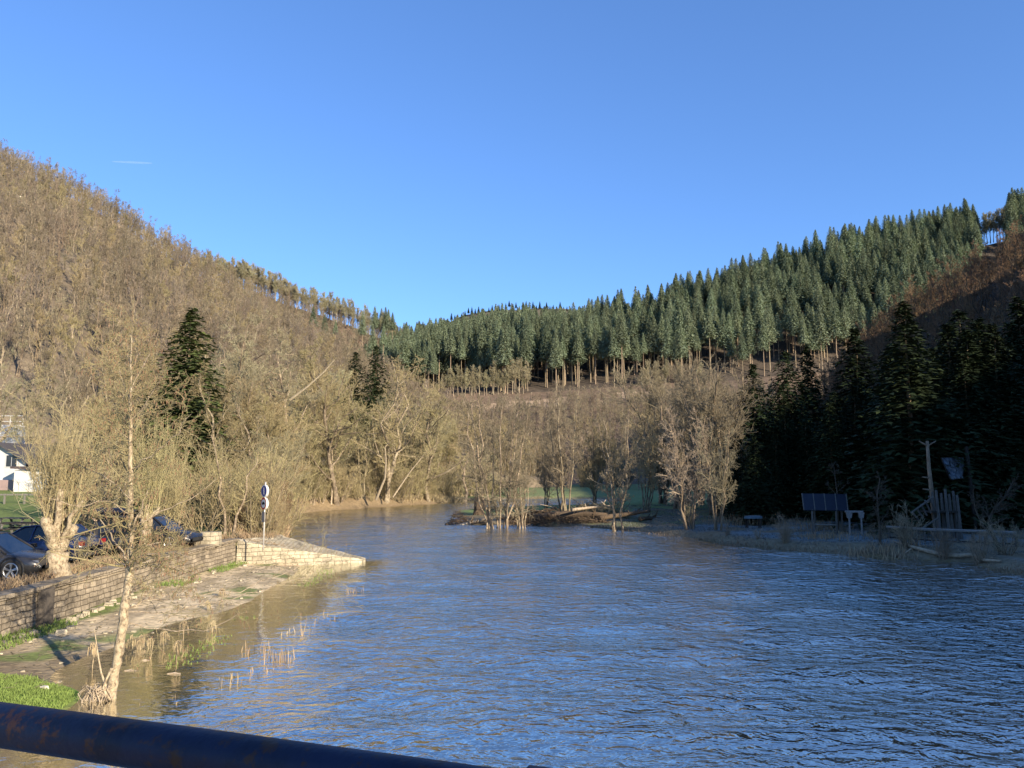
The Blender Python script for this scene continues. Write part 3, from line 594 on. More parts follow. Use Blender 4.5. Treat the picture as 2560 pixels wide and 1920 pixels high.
# pale stems leaning out of the bank wood
def leaner(pts, r, label, name='leaning_tree', mt='bark_pale', n1=9, ln=.3, tw='twig_tan', rmin=.012):
    P_ = [np.array(p) for p in pts]; b = P_[0]; rr = list(np.linspace(r, r*.3, len(P_)))
    lv = grow(rs, [([p-b for p in P_], rr)], [dict(n=n1, t0=.35, ang=50, len=ln, seg=4, wob=.15, trop=.08), dict(n=7, t0=.1, ang=45, len=.5, seg=2, wob=.2, trop=.05), dict(n=5, t0=.1, ang=45, len=.5, seg=1, wob=.2)], rmin)
    t = thing(name, label, 'tree', tuple(b)); part('trunk', segs_mesh('t', lv[:1], 7, True), M[mt], t); part('crown', segs_mesh('c', lv[1:], 3), M[tw], t)
leaner([at(376, 500, 103), at(385, 478, 103), at(386, 462, 103.3), at(385, 447, 103.6), at(392, 440, 104)], .19, 'pale forked stem bending upwards above the tan bank grass')
leaner([at(393, 497, 105), at(410, 472, 105), at(428, 450, 105)], .12, 'thin pale stem leaning right over the left water edge')
leaner([at(290, 400, 84), at(306, 388, 84), at(324, 372, 84), at(336, 358, 84)], .16, 'long pale diagonal branch-like stem crossing the bank wood')
for k, px in enumerate((296, 301, 308, 324, 331)): leaner([at(px, 507, 99), at(px+1, 492, 99), at(px+2, 470, 99), at(px+1, 450, 99)], .13, ['slim pale birch stem nearest the quay end', 'second slim pale birch from the quay end', 'third slim pale birch from the quay end', 'slim pale birch over the grassy bank', 'slim pale birch farthest from the quay among the five'][k], name='birch_tree', n1=12)

# ------------------------------------------------------------------ island, its alders and driftwood
def isl(px, py): return G(px, py, .25)
grp = 'multi-stemmed alders on the island'
for k, (px, py, top, pr, sx, lb, ms) in enumerate([
    (498, 526, 398, ALD[2], .8, 'multi-stemmed alder at the left tip of the island, its stems fanned out', (M['bark_mid'], M['twig_umber'])),
    (523, 525, 408, ALD[1], .55, 'slim leaning alder right of the leftmost alder clump on the island', (M['bark_mid'], M['twig_umber'])),
    (566, 519, 385, ALD[0], .62, 'tallest slim alder clump, in the middle of the island behind the drift logs', (M['bark_mid'], M['twig_umber'])),
    (619, 528, 405, ALD[1], .7, 'alder with two dark crossing stems at the right end of the island', (M['bark_mid'], M['twig_umber'])),
    (646, 516, 415, ALD[0], .75, 'alder behind the right end of the log heap', BT),
    (676, 514, 374, RND[0], 1.0, 'round-crowned brown tree beside the dark spruces, left one', (M['bark_brown'], M['twig_umber'])),
    (712, 520, 360, RND[1], 1.0, 'round-crowned tallest brown tree touching the dark spruces', (M['bark_brown'], M['twig_umber'])),
    (690, 532, 418, ALD[2], .8, 'dark many-stemmed alder at the shaded water edge', BB),
    (718, 534, 425, ALD[0], .8, 'dark many-stemmed alder against the leftmost spruce', BB),
    (664, 508, 388, RND[1], .9, 'brown bushy tree behind the left round-crowned one', (M['bark_brown'], M['twig_umber'])),
    (696, 509, 366, RND[0], 1.1, 'broad brown tree between the two round-crowned ones', (M['bark_brown'], M['twig_umber'])),
    (735, 512, 385, RND[1], .9, 'brown tree rising from behind the leftmost dark spruce', (M['bark_brown'], M['twig_umber'])),
    (545, 512, 425, RND[0], .5, 'low bushy alder behind the arching drift log', (M['bark_mid'], M['twig_umber'])),
    (594, 508, 418, RND[1], .6, 'bushy alder behind the brushwood heap', BT)]):
    p = isl(px, py); z = gz(p[0], p[1])-.15; H = (at(px, top, p[1])[2]-z)/(.82 if pr in RND else .9)
    plant(pr, (p[0], p[1], z), 12, H, rs.uniform(0, 6), 'alder_tree' if pr in ALD else 'round_tree', lb, 'tree', None, ms, sxy=sx)
for k in range(26):                                        # bare trees across the back channel and the far meadow edge
    px = 470+k*10+rs.uniform(-4, 4); Y = rs.uniform(150, 200); tree_at([RND[0], OAK[1], COPN[0], SHR[0]][k % 4], px, Y, rs.uniform(415, 470), [12, 20, 12, 4][k % 4], 'bare_tree', 'leafless brown tree at the far side of the green meadow behind the island', 'tree', 'leafless trees behind the meadow', [BB, BT][k % 2], sxy=1.1)
M['log'] = mat('weathered_log', (.17, .12, .075), (.07, .05, .035), 6, bump=.04, stretch=(1, 3, 3))
M['logpale'] = mat('bleached_log', (.46, .37, .26), (.28, .21, .14), 6, bump=.03)
logs = [((536, 519), (560, 512), (607, 515), .42, 'log', 'thick dark drift log arching between the alder clumps'),
        ((566, 524), (592, 522), (604, 520), .22, 'log', 'dark log lying low at the waterline in the heap'),
        ((458, 527), (476, 521), (492, 518), .25, 'logpale', 'pale drift log pointing left off the island tip'),
        ((446, 525), (466, 524), (486, 523), .20, 'log', 'dark slim log trailing into the water at the island tip'),
        ((600, 518), (620, 515), (650, 511), .26, 'log', 'dark log at the right end of the drift heap'),
        ((640, 519), (655, 517), (668, 520), .22, 'log', 'short dark log in front of the frosty ground'),
        ((572, 510), (590, 507), (612, 506), .16, 'logpale', 'pale log on top of the brushwood heap')]
for a, b, c_, r, mk, lb in logs:
    P_ = [Vector(G(*q, .3)) for q in (a, b, c_)]; y0 = P_[0].y; pts = []
    for i in range(9):
        t = i/8; px = (1-t)**2*a[0]+2*t*(1-t)*b[0]+t*t*c_[0]; py = (1-t)**2*a[1]+2*t*(1-t)*b[1]+t*t*c_[1]
        q = at(px, py, 71.5+(r-.2)*3+1.2*math.sin(t*3)); pts.append((q[0], q[1], q[2]))
    m_ = MB(); m_.tube(pts, [r*(1-.5*i/8) for i in range(9)], 9, .12, random.Random(int(a[0])))
    rr_ = random.Random(int(a[0]))
    for _ in range(3):
        i = rr_.randint(2, 7); m_.tube([pts[i], (pts[i][0]+rr_.uniform(-.6, .6), pts[i][1]-.2, pts[i][2]+rr_.uniform(.3, .9))], [.07, .03], 5)
    single('drift_log', m_.me(smooth=True), M[mk], lb, 'log')
def brush(name, label, cat, c0, size, n, rlen, mt, r=.02, seed=1, up=.4, kind='stuff'):
    q = np.random.RandomState(seed); P0 = np.array(c0)+(q.rand(n, 3)-.5)*np.array(size); hh = 1-((P0[:, :2]-np.array(c0)[:2])/np.array(size)[:2]*2)**2
    P0[:, 2] = c0[2]+q.rand(n)*size[2]*np.clip(hh.min(1), .15, 1); d = q.normal(size=(n, 3)); d[:, 2] = d[:, 2]*up; d /= np.linalg.norm(d, axis=1, keepdims=True)
    P1 = P0+d*(rlen*q.uniform(.4, 1, n))[:, None]; P1[:, 2] = np.maximum(P1[:, 2], c0[2]-.1)
    return single(name, segs_mesh(name, [(P0, P1, np.full(n, r), np.full(n, r*.5))], 3), mt, label, cat, kind=kind)
bc = G(596, 519, .2); brush('brushwood', 'heap of washed-up branches and brushwood between the island alders', 'brushwood', (bc[0], bc[1]+2, .2), (6.5, 4, 1.5), 1500, 1.3, M['twig_tan'], .025, 3)
bc = G(585, 516, .2); brush('driftwood_heap', 'bleached branches and small trunks lying on the island log heap', 'driftwood', (bc[0], bc[1]+1, .3), (11, 3, 1.1), 110, 2.6, M['logpale'], .06, 8, up=.25)
bc = G(548, 520, .2); brush('driftwood_heap', 'dark sodden branches piled between the left and middle alders', 'driftwood', (bc[0], bc[1]+1, .2), (8, 3, 1.0), 260, 2.0, M['log'], .06, 9, up=.25)
bc = G(560, 524, .2); brush('brushwood', 'low washed-up branches under the arching drift log', 'brushwood', (bc[0], bc[1]+1.5, .15), (9, 2.5, .8), 700, 1.1, M['log'], .03, 4)
bc = G(463, 522, .2); brush('brushwood', 'small brown twig tangle at the left tip of the island', 'brushwood', (bc[0]-.6, bc[1]+2, 0), (1.6, 1.4, 1.3), 220, .8, M['twig_red'], .02, 5, kind='stuff')
m_ = MB(); p = G(478, 516, .1); m_.tube([(p[0], p[1], -.1), (p[0]+.1, p[1], .8), (p[0]+.05, p[1], 1.7), (p[0]+.1, p[1], 2.1)], [.62, .5, .45, .38], 9, .2, random.Random(3))
for k_ in range(5): m_.tube([(p[0]+math.cos(k_*1.3)*.3, p[1]+math.sin(k_*1.3)*.2, 1.9), (p[0]+math.cos(k_*1.3)*.36, p[1]+math.sin(k_*1.3)*.2, 2.2+.12*(k_ % 3))], [.13, .04], 5)
single('tree_stump', m_.me(), M['log'], 'broken dark stump standing behind the leftmost island alder', 'stump')

# ------------------------------------------------------------------ dry grass and reeds
M['reed'] = mat('dry_reed', (.42, .33, .19), (.28, .21, .12), 2, rand=.15)
M['redreed'] = mat('reddish_reed', (.26, .17, .10), (.36, .27, .16), 2)
M['grass'] = mat('grass_blades', (.20, .27, .065), (.14, .19, .05), 3)
M['frost'] = mat('frosted_grass', (.16, .18, .18), (.09, .085, .065), 1.5)
def blades(name, label, cat, xy, h, mt, seed=0, lean=.35, wd=.012, kind='stuff', z=None, group=None):
    q = np.random.RandomState(seed); xy = np.asarray(xy); n = len(xy); zz = ground_z(xy[:, 0], xy[:, 1]) if z is None else np.zeros(n)+z
    P0 = np.column_stack([xy, zz-.03]); hh = h*q.uniform(.45, 1.1, n); d = np.column_stack([q.normal(size=(n, 2))*lean*hh[:, None], hh]); mid = P0+d*.55; mid[:, 2] = P0[:, 2]+hh*.62
    s = q.normal(size=(n, 3)); s[:, 2] = 0; s /= np.linalg.norm(s, axis=1, keepdims=True); s = s*wd
    V = np.stack([P0-s, P0+s, mid+s*.8, mid-s*.8, P0+d], 1); i = np.arange(n)*5
    me = mesh(name, V.reshape(-1, 3), quads=np.stack([i, i+1, i+2, i+3], 1), tris=np.stack([i+3, i+2, i+4], 1))
    return single(name, me, mt, label, cat, group, kind=kind)
q = np.random.RandomState(70)
def along(poly, n, w, q):                                   # points scattered about a polyline of world points
    poly = np.array(poly)[:, :2]; L_ = np.r_[0, np.cumsum(np.linalg.norm(np.diff(poly, axis=0), axis=1))]; s = q.rand(n)*L_[-1]
    return np.column_stack([np.interp(s, L_, poly[:, 0]), np.interp(s, L_, poly[:, 1])])+q.normal(size=(n, 2))*w
gp = np.column_stack([q.uniform(-14.6, -8.6, 46000), q.uniform(14, 19.4, 46000)]); gp = gp[(ground_z(gp[:, 0], gp[:, 1]) > .03) & (gp[:, 1] < 18.9+(npnoise(gp[:, 0], gp[:, 1], 1.1, 77)-.5)*1.6)]
blades('grass', 'bright green grass in the sunlit bottom left corner', 'grass', gp, .10, M['grass'], 1)
gp = np.column_stack([q.uniform(-14.5, -13.6, 6000), q.uniform(16, 41, 6000)]); gp = gp[(npnoise(gp[:, 0], gp[:, 1], .6, 78) > .5)]
blades('grass', 'green and yellowed grass tufts at the foot of the stone wall', 'grass', gp, .2, M['grass'], 2)
gp = along([(-8.6, 18), (-9, 26), (-8.9, 33), (-9.2, 40)], 2600, .25, q); gp = gp[npnoise(gp[:, 0], gp[:, 1], .5, 79) > .7]
blades('grass', 'green grass tips poking out along the drowned path verge', 'grass', gp[::2], .09, M['grass'], 3, z=.0)
gp = along([G(290, 511), G(340, 506), G(400, 504.5), G(462, 501)], 9000, .8, q); gp = gp[signed(gp[:, 0], gp[:, 1]) > -.2]
blades('dry_grass', 'strip of dry tan grass at the foot of the left bank wood', 'grass', gp, .9, M['reed'], 4, wd=.03)
gp = along([(-15.6, 18), (-15.4, 41), (-12.8, 42.4)], 4200, .28, q); gp = gp[(gp[:, 0] < -15.0) | (gp[:, 1] > 40)]
blades('dry_grass', 'dry brown weeds growing on top of the quay wall', 'grass', gp, .34, M['redreed'], 5, wd=.012, lean=.6, z=1.42)
gp = along([(-15, 45), (-17, 56), (-21, 70), (-25, 86)], 5000, .8, q); gp = gp[signed(gp[:, 0], gp[:, 1]) > -.1]
blades('dry_grass', 'tangled brown grass on the bank behind the quay end', 'grass', gp, .8, M['redreed'], 6, wd=.025)
gp = along([G(540, 526), G(600, 529), G(650, 535), G(735, 547), G(800, 552), G(900, 559), G(1020, 575)], 9000, .55, q); gp = gp[signed(gp[:, 0], gp[:, 1]) > -.3]
blades('dry_grass', 'dull brown grass along the shaded right water edge', 'grass', gp, .24, M['bark_brown'], 7, wd=.02)
gp = np.column_stack([q.uniform(8, 42, 60000), q.uniform(42, 95, 60000)]); gp = gp[(signed(gp[:, 0], gp[:, 1]) > .8) & (npnoise(gp[:, 0], gp[:, 1], .6, 80) > .35)]
blades('frosty_grass', 'frosted pale grass on the shaded right bank', 'grass', gp, .11, M['frost'], 8, wd=.025)
f_ = q.rand(2600); w2 = q.rand(2600); gp = np.column_stack([-14.0+5.2*f_+.5*w2*(1-f_), 40.7+1.75*f_+2.2*w2*(1-f_)])
blades('dry_grass', 'short withered grass on the sloping top of the ramped wall end', 'grass', gp, .13, M['redreed'], 9, wd=.014, lean=.8, z=1.36*(1-f_)+.17*f_+.02)
def reeds(px, py, wpx, n, h, label, mt='redreed', seed=0, name='reed_clump', cat='reeds', lean=.18, wd=.011):
    x, y, _ = G(px, py); q = np.random.RandomState(seed+500); w_ = wpx/769*y
    n = max(5, int(n*.65)); h *= .8
    xy = np.column_stack([x+q.normal(size=n)*w_*.35, y+q.normal(size=n)*w_*.5])
    blades(name, label, cat, xy, h, M[mt], seed, lean, wd, kind=None, z=0)
for i, (px, py, wp, n, h, lb, mt) in enumerate([
    (276, 662, 20, 60, .55, 'densest reddish reed clump standing in the river', 'redreed'), (255, 652, 20, 34, .5, 'reed clump just left of the densest one', 'redreed'),
    (228, 681, 16, 22, .4, 'nearest pale reed clump in the river', 'reed'), (252, 675, 26, 22, .22, 'low flattened reeds below the densest clump', 'redreed'),
    (304, 636, 10, 14, .6, 'tall thin reeds right of the densest clump', 'redreed'), (290, 634, 16, 9, .35, 'short pale reed tufts behind the densest clump', 'reed'),
    (325, 618, 20, 20, .35, 'low dark reeds between the clumps and the wall tip', 'redreed'), (353, 592, 12, 22, .35, 'small reddish reed clump nearest the tip of the wall', 'redreed'),
    (180, 660, 30, 12, .25, 'few yellow stalks in the shallows right of the alder', 'reed'), (160, 700, 40, 10, .22, 'sparse stalks in the water right of the alder roots', 'reed'),
    (322, 552, 10, 14, .5, 'dry stalks on the wall tip', 'reed')]):
    reeds(px, py, wp, n, h, lb, mt, i)
for i, (px, py, h) in enumerate([(132, 652, .42), (141, 650, .36), (150, 659, .5), (164, 648, .42), (177, 664, .55), (183, 640, .5), (92, 668, .6), (208, 612, .35), (222, 600, .4), (212, 632, .3)]):
    m_ = MB(); x, y, _ = G(px, py); z0 = gz(x, y); rr_ = random.Random(i)
    m_.tube([(x, y, z0-.1), (x+rr_.uniform(-.05, .05), y, h*.6), (x+rr_.uniform(-.1, .1), y, h)], [.012, .012, .01], 5)
    for _ in range(14):
        a = rr_.uniform(0, 6.28); r_ = rr_.uniform(.03, .14); z1 = h+rr_.uniform(-.08, .06); m_.tube([(x, y, z1), (x+math.cos(a)*r_, y+math.sin(a)*r_, z1-.04), (x+math.cos(a)*r_*1.25, y+math.sin(a)*r_, z1-rr_.uniform(.12, .34))], [.012, .015, .006], 4)
    single('grass_wisp', m_.me(), M['reed'], 'straw-coloured flood debris caught on a stalk by the foreground alder', 'debris', 'straw wisps caught on stalks in the shallows')

# ------------------------------------------------------------------ foreground alder
rs = np.random.RandomState(88); base = np.array(G(111, 699, 0)); YB = base[1]
path = [(110, 702), (112, 690), (115, 672), (119, 652), (123, 625), (125, 605), (128, 590), (130, 560), (131, 530), (130.5, 486), (130.5, 440), (130.5, 400), (131, 365), (132, 330)]
pts = [np.array(at(px, py, YB+.15*math.sin(i))) for i, (px, py) in enumerate(path)]; rad = [.13, .105, .10, .105, .10, .092, .09, .085, .075, .055, .042, .030, .020, .010]
loc = pts[0]; L0 = [p-loc for p in pts]
pts2 = []; rad2 = []
for i in range(len(L0)-1):
    for k in range(4):
        f = k/4; pts2.append(L0[i]*(1-f)+L0[i+1]*f+rs.normal(size=3)*.008); rad2.append((rad[i]*(1-f)+rad[i+1]*f)*rs.uniform(.93, 1.07))
pts2.append(L0[-1]); rad2.append(.01)
ald = thing('alder_tree', 'slender speckled alder rising from the water in the left foreground', 'tree', tuple(loc))
V, Fc = polytube(pts2, rad2, 12, .06, random.Random(2)); m_ = MB().add(V, Fc)
second = [np.array(at(*q, YB-.1))-loc for q in ((110, 697), (105, 684), (101, 672), (98, 655), (96, 640), (94, 628))]
V, Fc = polytube(second, [.03, .028, .02, .016, .012, .008], 8, .08, random.Random(3)); m_.add(V, Fc)
third = [np.array(at(*q, YB-.15))-loc for q in ((110, 700), (106, 694), (103, 687), (107, 678), (112, 668))]
V, Fc = polytube(third, [.03, .03, .025, .025, .03], 8, .08, random.Random(4)); m_.add(V, Fc)
part('trunk', m_.me(smooth=True), M['alder_bark'], ald)
limbs = [[(129, 560), (122, 550), (108, 535), (95, 505), (90, 490)], [(132, 556), (140, 548), (160, 543), (180, 541)], [(132, 566), (142, 556), (165, 552), (190, 556)],
         [(132, 572), (150, 566), (170, 565), (192, 569)], [(130, 545), (136, 520), (144, 500), (149, 486)], [(128, 608), (150, 600), (175, 590), (200, 586)],
         [(130, 590), (150, 575), (170, 552)], [(131, 500), (108, 478), (90, 470), (70, 462)], [(131, 470), (150, 455), (172, 440), (190, 415)],
         [(131, 440), (112, 425), (95, 405)], [(131, 420), (148, 400), (166, 370)], [(126, 612), (170, 612), (215, 602), (262, 590), (306, 577)], [(128, 600), (180, 598), (240, 590), (300, 566), (330, 560)],
         [(124, 622), (160, 632), (205, 630), (240, 612)], [(131, 515), (110, 500), (80, 505), (48, 498)], [(131, 530), (160, 512), (190, 500), (215, 480)], [(131, 400), (120, 375), (112, 352)], [(131, 390), (142, 365), (150, 345)]]
st = []
for j, l in enumerate(limbs):
    dy = rs.uniform(-.9, .9); long = len(l) > 4 and j > 10
    P_ = [np.array(at(px, py, YB+dy*i/(len(l)-1)+(6 if long else 0)*i/(len(l)-1)))-loc for i, (px, py) in enumerate(l)]
    q_ = [P_[0]]
    for i in range(len(P_)-1):
        for f in (.33, .66, 1): q_.append(P_[i]*(1-f)+P_[i+1]*f+rs.normal(size=3)*.025)
    st.append((q_, list(np.linspace(.026 if j < 6 else .014, .006, len(q_)))))
tr_l = segs_mesh('limbs', [grow(rs, st, [], .004)[0]], 6, True)
lv = grow(rs, st, [dict(n=10, t0=.12, ang=55, len=.42, seg=4, wob=.2, trop=.02), dict(n=6, t0=.1, ang=48, len=.5, seg=3, wob=.22, trop=.0), dict(n=4, t0=.1, ang=50, len=.5, seg=1, wob=.25, trop=-.1)], .0045)
main = [(np.array(pts2)[26:], rad2[26:])]
lv2 = grow(rs, main, [dict(n=64, t0=.0, ang=76, len=.30, seg=5, wob=.16, trop=.05, shape=lambda t: 1.0-.4*t, r=.3), dict(n=7, t0=.15, ang=48, len=.5, seg=3, wob=.2, trop=.02), dict(n=6, t0=.1, ang=45, len=.5, seg=2, wob=.2, trop=-.02)], .0052)
part('limbs', tr_l, M['bark_pale'], ald); part('crown', segs_mesh('crown', lv[1:]+lv2[1:], 3), M['twig_tan'], ald)
# catkins
tips = np.concatenate([lv2[-1][1], lv[-1][1]]); tips = tips[rs.rand(len(tips)) < .22]; n = len(tips)
part('catkins', segs_mesh('catkins', [(tips, tips+np.column_stack([rs.normal(size=(n, 2))*.01, -rs.uniform(.03, .08, n)]), np.full(n, .008), np.full(n, .005))], 4), M['twig_red'], ald)
# washed-out roots and flood straw round its foot
m_ = MB(); rr_ = random.Random(9)
for k in range(95):
    a = rr_.uniform(math.pi*.55, math.pi*2.05); r_ = rr_.uniform(.1, .5)
    cx, cy = base[0]-.16, base[1]-.05
    p0 = (cx+rr_.uniform(-.35, .2), cy+rr_.uniform(-.15, .15), rr_.uniform(.12, .34)); p2 = (cx+math.cos(a)*r_*.9-.12, cy+math.sin(a)*r_*.5-.05, rr_.uniform(-.12, .1))
    p1 = ((p0[0]+p2[0])/2+rr_.uniform(-.12, .12), (p0[1]+p2[1])/2+rr_.uniform(-.1, .1), (p0[2]+p2[2])/2+rr_.uniform(0, .15)); rr0 = rr_.uniform(.005, .014)
    m_.tube([p0, p1, p2, (p2[0]+rr_.uniform(-.06, .06), p2[1], p2[2]-.12)], [rr0, rr0, rr0*.7, rr0*.4], 5)
me = m_.me(smooth=True); o_ = part('roots', me, M['logpale'], ald); o_.matrix_parent_inverse = Matrix.Translation(-Vector(loc))
m_ = MB(); p = G(33, 692, .12); m_.box((p[0], p[1], .12), (.42, .22, .12), rz=.3, taper=.7); m_.box((p[0]+.22, p[1]+.03, .16), (.2, .18, .16), rz=-.4, taper=.6); m_.box((p[0]-.25, p[1]-.02, .08), (.2, .1, .05), rz=.1, taper=.8)
single('driftwood_piece', m_.me(), mat('bone_white', (.75, .68, .55), (.45, .38, .28), 8), 'pale chunk of driftwood at the edge of the green grass corner', 'driftwood')
for px, py, l_, lb in ((174, 674, .32, 'small white stick floating under the drowned verge'), (130, 671, .3, 'short pale stick floating right of the alder trunk'), (145, 661, .22, 'tiny pale stick floating farther behind the alder')):
    p = G(px, py); m_ = MB(); m_.tube([(p[0]-l_/2, p[1], .005), (p[0], p[1]+.02, .02), (p[0]+l_/2, p[1], .01)], [.015, .022, .012], 6); single('floating_stick', m_.me(), M['logpale'], lb, 'stick')
# ------------------------------------------------------------------ pollard willows on the quay
def willow(px, py, Y, label, hts, seed, heads, top, shoots, thick, Lf=1.0):
    q = np.random.RandomState(seed); b = np.array(at(px, py, Y)); b[2] = 1.3; t = thing('pollard_willow', label, 'tree', tuple(b)); m_ = MB(); rr_ = random.Random(seed); st = []
    fork = np.array(at(px+hts[0], hts[1], Y))-b
    n = 7; P_ = [np.array([0, 0, -.2])+(fork-np.array([0, 0, -.2]))*i/n+q.normal(size=3)*.03 for i in range(n+1)]
    m_.tube(P_, [thick*(1.25-.35*i/n) for i in range(n+1)], 14, .14, rr_)
    for hx, hy, r in heads:
        e = np.array(at(px+hx, hy, Y+q.uniform(-.5, .5)))-b; Q = [fork*(1-i/6)+e*i/6+q.normal(size=3)*.05*(i > 0) for i in range(7)]
        m_.tube(Q, [r*(1.1-.35*i/6) for i in range(7)], 9, .16, rr_)
        for _ in range(shoots):
            f = q.uniform(.3, 1)*6; i = min(int(f), 5); p0 = Q[i]+(Q[i+1]-Q[i])*(f-i); a = q.uniform(0, 6.28); l = q.uniform(.5, 1)*top*Lf; sp = q.uniform(.1, .55)
            p1 = p0+np.array([math.cos(a)*sp*l*.35, math.sin(a)*sp*l*.35, l*.45]); p2 = p1+np.array([math.cos(a)*sp*l*.3, math.sin(a)*sp*l*.3, l*.55])
            st.append(([p0, (p0+p1)/2+q.normal(size=3)*.03, p1, (p1+p2)/2+q.normal(size=3)*.04, p2], [.018, .016, .013, .01, .006]))
    lv = grow(q, st, [dict(n=8, t0=.15, ang=32, len=.35, seg=3, wob=.1, trop=.1), dict(n=5, t0=.1, ang=38, len=.5, seg=2, wob=.15, trop=.05)], .0055)
    part('trunk', m_.me(smooth=True), M['alder_bark'], t); part('crown', segs_mesh('crown', lv, 3), M['twig_gold'], t); return t
willow(57, 576, 26.6, 'thick old pollard willow at the edge of the quay beside the grey car', (0, 552), 1, [(-12, 518, .20), (-17, 490, .12), (-4, 500, .17), (3, 490, .13), (9, 505, .12), (16, 528, .2), (18, 508, .09), (-9, 484, .10), (22, 500, .08)], 3.6, 9, .38)
willow(146, 558, 33.8, 'slimmer forked pollard willow in front of the dark hatchback', (0, 528), 2, [(-4, 512, .12), (0, 505, .12), (6, 510, .1), (12, 507, .1)], 4.2, 12, .22)
willow(166, 556, 41, 'golden-twigged willow bush behind the dark hatchback', (0, 540), 3, [(-8, 520, .1), (6, 515, .1), (14, 522, .1)], 4.6, 16, .16)
for k, (px, Y, top) in enumerate([(232, 47, 455), (88, 29.5, 520), (75, 40, 430), (108, 38, 425), (98, 48, 400), (130, 50, 420), (205, 44, 470), (228, 44, 430), (66, 52, 460), (72, 46, 480), (215, 52, 440), (90, 30, 535)]):
    tree_at([SHR[k % 4], COPN[k % 3]][k % 2], px, Y, top, [4, 12][k % 2], 'bare_sapling', ['sapling in the thicket just left of the road signs post', 'low scrub beside the person in dark clothes', 'bare sapling behind the thick willow', 'bare sapling left of the alder trunk', 'tall bare sapling at the back of the car park', 'bare sapling right of the alder trunk', 'bush beside the pale stone block', 'sapling behind the quay end thicket', 'sapling on the lawn behind the thick willow', 'young bush on the lawn edge behind the thick willow', 'sapling left of the road signs', 'low bramble between the willow and the cars'][k], 'sapling', None, [BT, BO, BG][k % 3], sxy=[1, 1.4][k % 2])

# ------------------------------------------------------------------ quay wall and its ramped end
def stone_mat(name, c1, c2, mortar, bw, bh):
    m = bpy.data.materials.new(name); m.use_nodes = True; nt = m.node_tree; L = nt.links; b = nt.nodes['Principled BSDF']; b.inputs['Roughness'].default_value = .95; b.inputs['Specular IOR Level'].default_value = .15
    tc = nt.nodes.new('ShaderNodeTexCoord'); uv = tc.outputs['UV']
    nz_ = nt.nodes.new('ShaderNodeTexNoise'); nz_.inputs['Scale'].default_value = 1.6; L.new(uv, nz_.inputs['Vector'])
    ad = nt.nodes.new('ShaderNodeVectorMath'); ad.operation = 'MULTIPLY_ADD'; ad.inputs[1].default_value = (.3, .16, 0); L.new(nz_.outputs['Color'], ad.inputs[0]); L.new(uv, ad.inputs[2])
    br = nt.nodes.new('ShaderNodeTexBrick'); br.inputs['Color1'].default_value = (*c1, 1); br.inputs['Color2'].default_value = (*c2, 1); br.inputs['Mortar'].default_value = (*mortar, 1)
    br.inputs['Scale'].default_value = 1; br.inputs['Brick Width'].default_value = bw; br.inputs['Row Height'].default_value = bh; br.inputs['Mortar Size'].default_value = .018; br.inputs['Mortar Smooth'].default_value = 1.0; br.inputs['Bias'].default_value = -.1; br.squash = .8; br.squash_frequency = 3
    L.new(ad.outputs[0], br.inputs[0]); n2 = nt.nodes.new('ShaderNodeTexNoise'); n2.inputs['Scale'].default_value = 1.3; n2.inputs['Detail'].default_value = 8; n2.inputs['Roughness'].default_value = .7; L.new(uv, n2.inputs['Vector'])
    mr = nt.nodes.new('ShaderNodeMapRange'); mr.inputs['From Min'].default_value = .3; mr.inputs['From Max'].default_value = .7; mr.inputs['To Min'].default_value = .35; mr.inputs['To Max'].default_value = 1.35; L.new(n2.outputs[0], mr.inputs[0])
    hs = nt.nodes.new('ShaderNodeHueSaturation'); L.new(br.outputs[0], hs.inputs['Color']); L.new(mr.outputs[0], hs.inputs['Value']); L.new(hs.outputs[0], b.inputs['Base Color'])
    bp = nt.nodes.new('ShaderNodeBump'); bp.inputs['Distance'].default_value = .03; bp.invert = True; L.new(br.outputs['Fac'], bp.inputs['Height'])
    b2 = nt.nodes.new('ShaderNodeBump'); b2.inputs['Distance'].default_value = .03; n3 = nt.nodes.new('ShaderNodeTexNoise'); n3.inputs['Scale'].default_value = 9; L.new(uv, n3.inputs['Vector']); L.new(n3.outputs[0], b2.inputs['Height']); L.new(bp.outputs[0], b2.inputs['Normal']); L.new(b2.outputs[0], b.inputs['Normal'])
    return m
M['stone'] = stone_mat('quay_stone', (.38, .31, .22), (.24, .195, .14), (.20, .16, .11), .46, .18)
M['stonepale'] = stone_mat('pale_stone', (.47, .40, .28), (.41, .35, .24), (.36, .30, .20), .45, .21)
def boxuv(me):
    uv = me.uv_layers.new(name='UVMap')
    for p in me.polygons:
        n = p.normal
        for li in p.loop_indices:
            v = me.vertices[me.loops[li].vertex_index].co
            if abs(n.z) > .7: uv.data[li].uv = (v.y, v.x)
            else: uv.data[li].uv = ((v.y, v.z) if abs(n.x) > abs(n.y) else (v.x, v.z))
    return me
wall = thing('quay_wall', 'long rough stone quay wall between the car park and the flooded foreshore', 'wall', (-14.9, 20, 0)); Z0 = Vector((14.9, -20, 0))
def wp(name, m_, mt, label=None):
    for i, v in enumerate(m_.V): m_.V[i] = (v[0]+Z0.x, v[1]+Z0.y, v[2])
    return part(name, boxuv(m_.me()), mt, wall, label)
m_ = MB(); ysW = np.arange(-40, 40.9, 1.2); V = []; Fq = []
rr_ = random.Random(5)
for i, y in enumerate(ysW):
    xo = -14.5+.25*max(0, (y-36)/5)+rr_.uniform(-.03, .03)
    V += [(xo+.10, y, -.8), (xo, y, 1.30+rr_.uniform(-.02, .02)), (-15.05, y, 1.30), (-15.05, y, -.8)]
    if i:
        b = (i-1)*4
        for k in range(4): Fq.append((b+k, b+(k+1) % 4, b+4+(k+1) % 4, b+4+k)[::-1])
